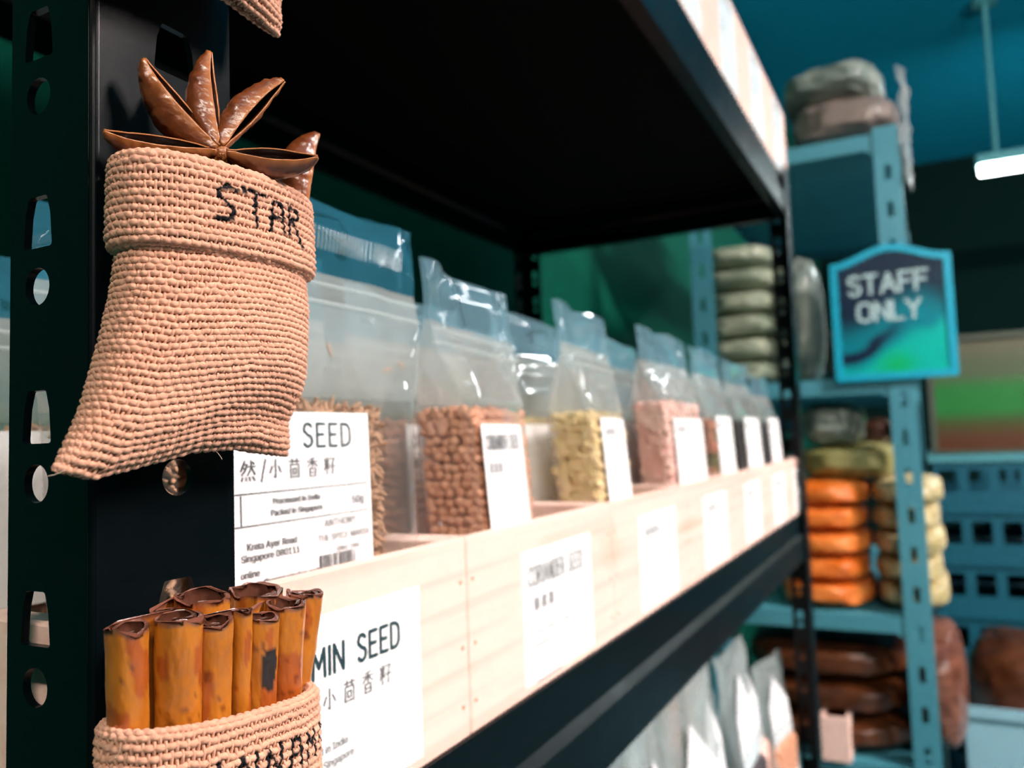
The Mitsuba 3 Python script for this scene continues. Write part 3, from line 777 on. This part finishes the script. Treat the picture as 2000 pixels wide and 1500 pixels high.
n_ = np.array([-.66, -.72, .22]); n_ /= np.linalg.norm(n_)
e1 = np.cross([0, 0, 1], n_); e1 /= np.linalg.norm(e1)
e2 = np.cross(n_, e1)
SC = np.array([14.5, -18.4, 45.4])
anise = thing('star_anise', 'glossy red brown star anise fruit standing in the mouth of the STAR sack', 'star anise')
# (angle in the star's plane, length, half width, depth, gap, lean out of the plane, roll, seed)
PODS = [(177, 19.8, 2.7, 6.0, 1.15, 2, 22, 1), (128, 22.0, 3.2, 7.2, .95, 2, 40, 2), (95, 22.0, 3.1, 6.4, .55, -2, 52, 3), (55, 20.5, 3.3, 7.0, .75, 0, 48, 4),
        (-1, 17.5, 2.9, 6.2, 1.2, 2, -14, 5), (-140, 11, 2.6, 5.0, .5, -42, 0, 6), (-92, 11, 2.6, 5.0, .4, -55, 0, 7), (-45, 10, 2.6, 5.0, .5, -58, 0, 8)]
def put_pod(parent, org, ax, up, L, w, d, g, sd):
    v, f, c = pod(L, w, d, g, sd)
    ax = ax / np.linalg.norm(ax); up = up - ax * (up @ ax); up /= np.linalg.norm(up); lat = np.cross(up, ax)
    obj('pod', (org + ax * v[:, :1] + lat * v[:, 1:2] + up * v[:, 2:3], f), 'anise', parent, smooth=True, color=c)
for th, L, w, d, g, lean, roll, sd in PODS:
    a, l, ro = math.radians(th), math.radians(lean), math.radians(roll)
    ax = math.cos(a) * e1 + math.sin(a) * e2
    lat = np.cross(n_, ax)
    put_pod(anise, SC + ax * .8, math.cos(l) * ax + math.sin(l) * n_, math.cos(ro) * n_ - math.sin(ro) * lat, L, w, d, g, sd)
hub = trimesh.creation.icosphere(3, 1.7); hv = hub.vertices * (1 + .25 * (meshkit.fbm(hub.vertices * 2, 2, 4)[:, None] - .5))
obj('hub', (SC - n_ * 1.5 + hv, hub.faces), 'anise_seam', anise, smooth=True)
# the second fruit behind: one pod upright at the right end, another behind the first fruit's right pod
anise2 = thing('star_anise', 'dark broken star anise tucked behind the right end of the STAR sack mouth', 'star anise')
put_pod(anise2, np.array([48.0, -10.5, 43.0]), np.array([.22, 0, 1.0]), np.array([.75, -.66, .1]), 20.0, 3.0, 7.5, .8, 12)
put_pod(anise2, np.array([23.0, -13.0, 47.0]), np.array([.93, .1, .33]), np.array([-.2, -.3, .9]), 19.0, 3.0, 6.5, .5, 13)
put_pod(anise2, np.array([36.0, -8.0, 40.0]), np.array([-.6, .3, -.8]), np.array([.2, -.9, .2]), 13.0, 2.6, 5.5, .5, 14)

# ------------------------------------------------------------------ cinnamon sticks
def scroll(r1, turns1, r2, turns2, step, n=40):
    """double scroll seen from above: left roll, across the back, right roll; single roll when r2 is 0"""
    pts = []
    a = np.linspace(90 + 360 * turns1, 90, int(n * turns1)); q = np.linspace(0, 1, len(a))
    rho = r1 - step * turns1 * (1 - q)
    L = [(-(r1 if r2 else 0) + p * math.cos(math.radians(t)), p * math.sin(math.radians(t))) for t, p in zip(a, rho)]
    pts += L
    if r2:
        a = np.linspace(90, 90 - 360 * turns2, int(n * turns2)); q = np.linspace(0, 1, len(a)); rho = r2 - step * turns2 * q
        pts += [(r2 + p * math.cos(math.radians(t)), p * math.sin(math.radians(t)) + (r1 - r2) * 1.0) for t, p in zip(a, rho)]
    return pts
def quill(path, th, cx, cy, z0, z1, lean, seed, rot=0, dent=None, rolls=(), step=1.15):
    P = LineString(path).simplify(.02).buffer(th / 2, 3)
    P = affinity.rotate(P, rot, origin=(0, 0))
    P = max(getattr(P, 'geoms', [P]), key=lambda q: q.area).simplify(.03)
    rings = [np.array(P.exterior.coords)[:-1]] + [np.array(h.coords)[:-1] for h in P.interiors]
    ns = 40; zs = np.linspace(0, 1, ns); V, F, off = [], [], 0
    allr = np.vstack(rings); m = len(allr); cen = allr.mean(0)
    tv, tf = trimesh.creation.triangulate_polygon(P, engine='earcut')
    rad = allr - cen
    for q in zs:
        z = z0 + (z1 - z0) * q
        nz = meshkit.fbm(np.concatenate([allr * .35, np.full((m, 1), z * .14)], 1) + seed, 3, seed) - .5
        xy = allr * (1 + .05 * (q - .5)) + (rad / (np.linalg.norm(rad, axis=1, keepdims=True) + 1e-6)) * (nz * .75)[:, None]
        zz = np.full(m, z)
        if q > .93: zz = zz + (q - .93) / .07 * 1.7 * (meshkit.noise(np.concatenate([allr * .45, np.full((m, 1), seed)], 1), seed + 2) - .45)
        V.append(np.stack([cx + xy[:, 0] + lean[0] * (z - z1 + 10), cy + xy[:, 1] + lean[1] * (z - z1 + 10), zz + .10 * (xy[:, 1] + .75 * xy[:, 0]) * q ** 4], 1))
    V = np.array(V); fs = []
    st = 0
    for r in rings:
        k = len(r); i, j = np.meshgrid(np.arange(ns - 1), np.arange(k), indexing='ij')
        a = i * m + st + j; b = i * m + st + (j + 1) % k
        fs.append(np.stack([a, b, b + m, a + m], -1).reshape(-1, 4)); st += k
    fs = np.vstack(fs); f = np.vstack([fs[:, [0, 1, 2]], fs[:, [0, 2, 3]]])
    # caps from the same ring vertices
    from scipy.spatial import cKDTree
    mp = cKDTree(allr).query(tv)[1]
    f = np.vstack([f, mp[tf] + (ns - 1) * m, mp[tf][:, ::-1]])
    v = V.reshape(-1, 3)
    z = v[:, 2]
    tn = meshkit.fbm(v * np.array([.5, .5, .16]) + seed, 4, seed + 5)[:, None]
    col = np.array([.28, .072, .005]) * (1 - tn) + np.array([.46, .160, .013]) * tn
    sp = meshkit.noise(v * np.array([.9, .9, .45]) + 9, seed + 6)[:, None]
    col = np.where(sp > .80, col * np.array([.55, .45, .5]), col)
    red = meshkit.noise(v * np.array([.4, .4, .1]) + 3, seed + 8)[:, None]
    col = col * np.where(red > .62, np.array([[.80, .55, .8]]), 1.0)
    # the inner bark shows at the cut end
    top = np.repeat(np.arange(ns), m) >= ns - 1
    col = np.where(top[:, None], np.array([.17, .058, .036]), col)
    # the faces turned towards a roll's centre are the darker inner bark
    cr, sr = math.cos(math.radians(rot)), math.sin(math.radians(rot))
    loc = np.stack([cr * allr[:, 0] + sr * allr[:, 1], -sr * allr[:, 0] + cr * allr[:, 1]], 1)
    cc = np.array([q[:2] for q in rolls]); rr = np.array([q[2] for q in rolls])
    near = np.argmin(np.linalg.norm(loc[:, None] - cc[None], axis=2) / rr, axis=1); dv = loc - cc[near]
    ang = np.degrees(np.arctan2(dv[:, 1], dv[:, 0])); frac = np.where(near == 0, (ang - 90) % 360, (90 - ang) % 360) / 360
    inn = np.tile(np.linalg.norm(dv, axis=1) < rr[near] - step * frac + .05, ns)
    col = np.where(inn[:, None], np.array([.085, .028, .016]), col)
    if dent is not None:
        dd = np.linalg.norm((v - np.array(dent)) / np.array([1.9, 3.5, 4.2]), axis=1) + .35 * (meshkit.fbm(v * 1.2, 2, 3) - .5)
        col = np.where((dd < 1)[:, None], np.array([.02, .008, .006]), col)
    return (v, f), col

def double(c1, c2, f1, t1, t2, step):
    """two touching rolls with these centres; f1: share of the first roll"""
    c1, c2 = np.array(c1, float), np.array(c2, float); D = np.linalg.norm(c2 - c1); r1, r2 = D * f1, D * (1 - f1)
    P = scroll(r1, t1, r2, t2, step)
    o = math.atan2(r1 - r2, r1 + r2)          # the second centre lies off the axis when the rolls differ
    rot = math.degrees(math.atan2(c2[1] - c1[1], c2[0] - c1[0]) - o)
    c, s_ = math.cos(math.radians(rot)), math.sin(math.radians(rot))
    return P, c1[0] + r1 * c, c1[1] + r1 * s_, rot, [(-r1, 0, r1), (r2, r1 - r2, r2)]
STICKS = [
    ('double cinnamon quill with two even rolls, leftmost in the sack', double((-2.4, -13.6), (4.6, -16.6), .45, 1.5, 1.6, 1.2), .85, -42.6, (-.06, -.08), 1, None),
    ('double cinnamon quill with a thick and a thin roll, in front of the middle', double((11.6, -18.0), (17.4, -18.4), .64, 1.5, 1.3, 1.1), .85, -44.0, (-.04, -.08), 2, None),
    ('cinnamon quill with a dark scar on its bark, right of the middle', double((23.6, -17.8), (31.2, -16.6), .46, 1.4, 1.5, 1.1), .85, -45.5, (-.02, -.08), 3, (22.8, -21.6, -56)),
    ('thin cinnamon roll leaning right, rightmost in the sack', (scroll(3.8, 1.9, 0, 0, 1.05), 40.2, -13.0, 30, [(0, 0, 3.8)]), .85, -45.0, (.19, -.05), 4, None),
    ('open cinnamon quill with a torn curl, behind at the left', double((9.0, -8.4), (16.4, -8.6), .28, 1.2, 1.05, 1.0), .9, -42.0, (-.04, -.06), 5, None),
    ('wide hollow cinnamon roll, behind in the middle', (scroll(5.4, 1.25, 0, 0, 1.15), 31.5, -8.0, 140, [(0, 0, 5.4)]), 1.0, -43.0, (.02, -.06), 6, None),
]
for lab, (path, cx, cy, rot, rolls), th, z1, lean, sd, dent in STICKS:
    m, c = quill(path, th, cx, cy, -82, z1, lean, sd, rot, dent, rolls)
    k = obj('cinnamon_stick', m, 'cinnamon', None, smooth=True, color=c)
    tag(k, lab, 'cinnamon stick')

# ------------------------------------------------------------------ pouches on the shelf below
scene['pouch_far_paper'] = two(pr((.80, .82, .84), .6))
LOW = [(330, 26, 0, 80, 236), (405, 24, 0, 82, 238), (480, 30, 6, 84, 236), (560, 24, -5, 84, 236), (640, 34, 5, 90, 230), (735, 26, 0, 86, 226), (815, 34, 8, 84, 206), (890, 24, -8, 78, 176)]
for n, (xc, y, yaw, w, h) in enumerate(LOW):
    k = thing('spice_pouch', f'{ORD[n] if n < 7 else "farthest"} white labelled pouch from the near end of the lower shelf', 'pouch', 'pouches on the lower shelf')
    g, t = pouch_shape(w, 30, h, h * .5, 200 + n, nu=44, nv=28, crumple=1.6)
    pl = placer(xc, y, -451, yaw, 4)
    v, f = split_rows(g, 0, len(t), True); obj('film_body', (pl(v), f), 'film_far', k, smooth=True)
    # folded paper label with a pointed top
    r = np.random.default_rng(n); wl = w * .84
    pk = Polygon([(-wl / 2, 20), (wl / 2, 20), (wl / 2, h * .70), (wl * .12 * r.uniform(-1, 1), h * .88), (-wl / 2, h * .72)])
    m = to_front(extr(pk, .4), 0); v = np.array(m.vertices)
    v[:, 1] += np.interp(v[:, 2], [0, h * .5, h], [-1.5, -1.2, 11])
    obj('paper_label', (pl(v), m.faces), 'pouch_far_paper', k, label='white paper label with a pointed top')
    cc = ('seed_pink', 'seed_coriander', 'seed_dark')[n % 3]
    obj('contents', moved(bx(-w / 2 + 4, w / 2 - 4, 3, 26, 2, h * .5, 6), (0, 0, 0)).apply_transform(np.array(trimesh.transformations.rotation_matrix(math.radians(yaw), [0, 0, 1]))).apply_translation((xc, y, -451)), cc, k, label='spice filling')
k = obj('spice_packet', rotz(bx(560, 640, 70, 92, -451, -215, 8), 14, (600, 80, 0)), 'seed_coriander', smooth=30)
tag(k, 'salmon coloured packet standing among the white pouches on the lower shelf', 'packet')
# two pink packets standing in the upper boxes
for n, x in enumerate((430, 590)):
    k = obj('spice_packet', rotz(bx(x, x + 70, 22, 40, 310, 432 - 6 * n, 6), 4, (x, 30, 0)), 'seed_pink', smooth=30)
    tag(k, f'pale pink packet standing in the {["third", "fifth"][n]} pine box on the upper shelf', 'packet', 'pink packets on the upper shelf')

# ------------------------------------------------------------------ blue rack
blue = thing('storage_rack', 'blue grey steel rack stacked with plastic bags, beyond the black rack', 'shelf rack')
BX, BX2, BY0, BY1 = 1300, 2150, -124, 216
def blue_post(x, y, sx, sy):
    hs = [sbox(15, z, 22, z + 22).buffer(1) for z in range(-1000, 440, 60)]
    P = sbox(0, -1050, 38, 466).difference(union_all(hs))
    m1 = extr(P, 2); v = m1.vertices.copy(); m1.vertices = np.stack([x + sx * v[:, 2], y + sy * v[:, 0], v[:, 1]], 1); m1.fix_normals()
    m2 = extr(P, 2); v = m2.vertices.copy(); m2.vertices = np.stack([x + sx * v[:, 0], y + sy * v[:, 2], v[:, 1]], 1); m2.fix_normals()
    obj('post', cat([m1, m2]), 'blue_metal', blue)
for x, sx in ((BX, 1), (BX2, -1)):
    for y, sy in ((BY0, 1), (BY1, -1)): blue_post(x, y, sx, sy)
BL = [458, 68, -304, -532, -900]
for z in BL:
    for (a, b) in ((BX + 2.5, BX + 5), (BX2 - 5, BX2 - 2.5)):
        P = Polygon([(BY0 + 3, z), (BY1 - 3, z), (BY1 - 3, z - 44), (BY1 - 28, z - 44), (BY1 - 50, z - 26), (BY0 + 50, z - 26), (BY0 + 28, z - 44), (BY0 + 3, z - 44)])
        obj('beam', to_side(extr(P, 2.5), a), 'blue_metal', blue)
    obj('beam', bx(BX + 4, BX2 - 4, BY0 + 2.5, BY0 + 5, z - 28, z), 'blue_metal', blue)
    obj('beam', bx(BX + 4, BX2 - 4, BY1 - 5, BY1 - 2.5, z - 28, z), 'blue_metal', blue)
    obj('shelf_board', bx(BX + 6, BX2 - 6, BY0 + 6, BY1 - 6, z - 8, z - .5), 'blue_metal', blue)

def bagmat(key, a, b, f=30, rough=.3):
    scene[key] = two(pr(proc(lambda p, n, uv: mix(a, b, smoothstep(.3, .7, fbm(p.x * f, p.y * f, p.z * f)))), rough, specular=.5, clearcoat=.5))
bagmat('bag_sage', (.19, .24, .17), (.33, .37, .27)); bagmat('bag_orange', (.62, .13, .012), (.80, .24, .05)); bagmat('bag_beige', (.40, .33, .15), (.56, .48, .27))
bagmat('bag_olive', (.20, .20, .06), (.36, .34, .14)); bagmat('bag_greybrown', (.10, .085, .075), (.20, .16, .14)); bagmat('bag_grey', (.13, .17, .15), (.24, .28, .24))
bagmat('bag_brown', (.040, .010, .002), (.085, .024, .006)); bagmat('bag_rust', (.09, .028, .015), (.20, .075, .045), 60); bagmat('bag_dark', (.02, .03, .03), (.06, .08, .07))
def pillow(x0, x1, y0, y1, z0, z1, seed, flat=3.2, crumple=1.0):
    m = trimesh.creation.icosphere(4); v = np.array(m.vertices)
    e = 2 / flat
    s = np.sign(v) * np.abs(v) ** np.array([e, e, .5]); s /= np.abs(s).max(0)
    n = meshkit.fbm(v * 2.2 + seed * 3.7, 4, seed) - .5
    edge = 1 - .22 * np.clip(np.maximum(np.abs(s[:, 0]), np.abs(s[:, 1])) - .6, 0, 1)
    h = np.array([x1 - x0, y1 - y0, z1 - z0]) / 2
    s = s * h * (1 + crumple * .16 * n[:, None])
    s[:, 2] *= edge
    s = np.clip(s, -h, h)
    return trimesh.Trimesh(s + np.array([x0 + x1, y0 + y1, z0 + z1]) / 2, m.faces, process=False)
def bag(mat, dims, seed, label, group=None, name='plastic_bag', **k):
    key = obj(name, pillow(*dims, seed, **k), mat, smooth=True); return tag(key, label, 'bag', group)
POS6 = ['bottom', 'second from bottom', 'third from bottom', 'fourth from bottom', 'fifth from bottom', 'top']
for j in range(6):
    bag('bag_sage', (1320, 1620, 80 + 3 * (j % 2), 213, 69 + 41.5 * j, 69 + 41.5 * (j + 1) + 3, ), 300 + j, f'flat sage grey bag, {POS6[j]} of its stack on the blue rack', 'sage bags on the blue rack')
bag('bag_grey', (1330, 1480, 14, 76, 69, 288), 310, 'upright sage grey bag right of the black rack far post', flat=2.6)
bag('bag_dark', (1650, 1900, -80, 60, 69, 200), 311, 'dark bag deep on the second shelf of the blue rack')
for j in range(5):
    bag('bag_orange', (1312, 1560, -40 + 4 * (j % 2), 104 - 5 * (j % 3), -303 + 41 * j, -303 + 41 * (j + 1) + 3), 320 + j, f'glossy orange bag, {POS6[j] if j < 4 else "top"} of the orange stack', 'orange bags on the blue rack')
    bag('bag_beige', (1335, 1600, -152 + 6 * (j % 2), -44, -303 + 41 * j, -303 + 41 * (j + 1) + 3), 330 + j, f'pale beige bag, {POS6[j] if j < 4 else "top"} of the beige stack behind the blue post', 'beige bags on the blue rack')
bag('bag_olive', (1340, 1640, -95, 70, -96, -38), 340, 'olive bag lying across the orange and beige stacks')
bag('bag_grey', (1340, 1560, -40, 60, -38, 34), 341, 'crumpled grey green clear bag under the second blue shelf', crumple=2.2)
bag('bag_rust', (1325, 1390, -84, -44, -36, 4), 342, 'small rust red packet beside the grey bag on the blue rack', flat=2.4)
for j in range(3):
    bag('bag_brown', (1318, 1640, -88, 170, -531 + 56 * j, -531 + 56 * (j + 1) + 3), 350 + j, f'dark brown bag, {["bottom", "middle", "top"][j]} of the brown stack low on the blue rack', 'brown bags on the blue rack')
bag('bag_rust', (1340, 1620, -168, -92, -531, -345), 355, 'reddish brown bag bulging out beside the blue post', flat=2.4)
bag('bag_greybrown', (1312, 1660, -128, 48, 459, 545), 360, 'grey brown bag in clear plastic, on top of the blue rack', flat=3.6, crumple=1.4)
bag('bag_grey', (1320, 1640, -105, 60, 545, 606), 361, 'grey green bag lying on the grey brown bag on top of the blue rack', crumple=1.6)
bag('bag_grey', (1345, 1600, 70, 170, 459, 575), 362, 'grey bag standing left of the brown one on top of the blue rack', crumple=1.6)
# the clear plastic that hangs off the top bag
U_, V_ = np.meshgrid(np.linspace(0, 1, 16), np.linspace(0, 1, 40))
P = np.stack([1296 + 60 * U_, -126 - 9 * np.sin(np.pi * U_) - 4 * U_, 560 - 190 * V_], -1).reshape(-1, 3)
nn = meshkit.fbm(P * .04, 3, 8) - .5; P[:, 1] -= 14 * np.abs(nn) * 2; P[:, 0] += 22 * nn
k = obj('plastic_wrapper', (P, grid_faces(16, 40, False)), 'film_upper', smooth=True); tag(k, 'loose clear plastic wrapper hanging beside the top of the blue post', 'wrapper')
k = thing('wooden_tray', 'small pale wooden tray on the low shelf of the blue rack', 'wooden box')
obj('front_board', bx(1290, 1298, 2, 46, -532, -464, 1), 'pine', k); obj('side_board', bx(1298, 1420, 2, 8, -532, -464, 1), 'pine', k); obj('side_board', bx(1298, 1420, 40, 46, -532, -464, 1), 'pine', k); obj('base_board', bx(1298, 1420, 8, 40, -532, -526), 'pine', k)

# ------------------------------------------------------------------ the sign
def sign_fn(p, n, uv):  # dark blue plate with wavy teal and green bands
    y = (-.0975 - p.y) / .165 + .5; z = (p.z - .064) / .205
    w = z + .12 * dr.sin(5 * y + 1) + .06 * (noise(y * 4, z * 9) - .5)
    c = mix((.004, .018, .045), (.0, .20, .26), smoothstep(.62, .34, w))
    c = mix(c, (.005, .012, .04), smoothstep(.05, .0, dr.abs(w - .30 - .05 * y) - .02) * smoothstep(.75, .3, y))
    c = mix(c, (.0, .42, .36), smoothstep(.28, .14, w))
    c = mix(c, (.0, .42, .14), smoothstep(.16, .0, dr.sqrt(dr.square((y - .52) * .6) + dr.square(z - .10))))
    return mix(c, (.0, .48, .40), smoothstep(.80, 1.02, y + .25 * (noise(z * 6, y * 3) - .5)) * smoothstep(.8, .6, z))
scene['sign_face'] = two(pr(proc(sign_fn), .25, specular=.6))
scene['sign_edge'] = two(pr((.0, .34, .50), .35, specular=.6))
scene['sign_white'] = two(pr((.36, .52, .55), .5))
def sign_outline(g):
    w, h = 165 / 2, 190
    a = np.linspace(0, 1, 21)
    top = [(-w + (2 * w) * q, h - 8 + 22 * math.sin(math.pi * q) ** 2.0) for q in a]
    return Polygon([(-w, 0), (w, 0)] + top[::-1]).buffer(4, 4).buffer(-g)
sgn = thing('staff_sign', 'teal STAFF ONLY sign plate with an arched top fixed to the blue rack post', 'sign')
def on_sign(m, x):
    m = as_mesh(m).copy(); v = m.vertices; m.vertices = np.stack([x - v[:, 2], -97.5 - v[:, 0], 66 + v[:, 1]], 1); m.fix_normals(); return m
obj('plate', on_sign(extr(sign_outline(1), 5), 1297), 'sign_face', sgn)
obj('border', on_sign(extr(sign_outline(0).difference(sign_outline(11)), 8), 1297.5), 'sign_edge', sgn, label='bright blue raised border')
for t, z, h in (('STAFF', 133, 29), ('ONLY', 90, 28)):
    p, w = stroke_poly(t, h, 5.6, sx=1.5, gap=.22)
    obj('lettering', on_sign(moved(extr(p, .5), (-w / 2 - 4, z, 5)), 1297), 'sign_white', sgn, label=f'white word {t}')

# ------------------------------------------------------------------ crates at the right
scene['crate_teal'] = two(pr((.004, .085, .13), .5, specular=.3))
scene['crate_pale'] = two(pr((.05, .24, .28), .5))
def crate(x, y0, y1, z0, h, dep, mat, label, slots=True):
    k = thing('plastic_crate', label, 'crate', 'stacked plastic crates')
    def wall(a, b, hh):
        P = sbox(a, 0, b, hh - 16)
        if slots:
            n = max(3, int((b - a) / 62)); st = (b - a) / n
            P = P.difference(union_all([sbox(a + st * (i + .22), hh * .30, a + st * (i + .78), hh * .68).buffer(3) for i in range(n)]))
        return extr(P, 4)
    obj('side_wall', moved(to_side(wall(y0, y1, h), x), (0, 0, z0)), mat, k); obj('side_wall', moved(to_side(wall(y0, y1, h), x + dep - 4), (0, 0, z0)), mat, k)
    obj('side_wall', moved(to_front(wall(x + 4, x + dep - 4, h), y0), (0, 0, z0)), mat, k); obj('side_wall', moved(to_front(wall(x + 4, x + dep - 4, h), y1 - 4), (0, 0, z0)), mat, k)
    obj('base', bx(x + 4, x + dep - 4, y0 + 4, y1 - 4, z0, z0 + 4), mat, k)
    R = sbox(x - 10, y0 - 10, x + dep + 10, y1 + 10).difference(sbox(x + 4, y0 + 4, x + dep - 4, y1 - 4))
    obj('rim', moved(extr(R, 18), (0, 0, z0 + h - 18)), 'crate_pale' if mat == 'crate_teal' and 'topmost' in label else mat, k)
    return k
CZ = -1050
for n, lab in enumerate(['lowest teal crate of the stack beyond the blue rack', 'second teal crate from the floor in the stack', 'third teal crate from the floor in the stack', 'fourth teal crate from the floor in the stack', 'fifth teal crate from the floor in the stack',
                         'sixth teal crate from the floor in the stack', 'seventh teal crate from the floor in the stack', 'topmost teal crate of the stack, with a pale rim']):
    crate(2100, -640, -140, CZ + 121 * n, 121, 400, 'crate_teal', lab)
def board_fn(p, n, uv):
    z = (p.z + .082) / .29; y = (-.14 - p.y) / .30
    c = mix((.075, .020, .004), (.035, .06, .012), smoothstep(.10, .30, z))
    c = mix(c, (.0, .15, .022), smoothstep(.24, .38, z) * smoothstep(1.1, .6, y))
    c = mix(c, (.055, .085, .04), smoothstep(.52, .68, z))
    return mix(c, (.085, .085, .05), smoothstep(.72, .92, z))
scene['picture_print'] = two(pr(proc(board_fn), .4)); scene['picture_frame'] = two(pr((.045, .06, .04), .5))
k = thing('framed_picture', 'framed board with olive, green and brown bands standing on the teal crates', 'picture')
obj('board', bx(2150, 2156, -430, -150, -81, 196), 'picture_print', k)
obj('frame', cat([bx(2140, 2158, -440, -424, -82, 206, 2), bx(2140, 2158, -156, -140, -82, 206, 2), bx(2140, 2158, -424, -156, 190, 206, 2), bx(2140, 2158, -424, -156, -82, -72, 2)]), 'picture_frame', k)
scene['bin_pale'] = two(pr((.22, .42, .50), .4))
k = crate(1700, -420, -164, -760, 214, 300, 'bin_pale', 'pale blue plastic bin standing in front of the teal crates', slots=False)
k2 = thing('bin_stand', 'dark low stand under the pale blue bin', 'stand')
obj('top', bx(1690, 2010, -430, -160, -780, -760, 2), 'wall_dark', k2)
for xx in (1700, 1985):
    for yy in (-425, -180): obj('leg', bx(xx, xx + 18, yy, yy + 18, -1050, -780, 2), 'wall_dark', k2)
bag('bag_brown', (1715, 1960, -400, -172, -752, -425), 370, 'brown bag with a bright highlight standing in the pale blue bin', flat=2.6, crumple=1.5)
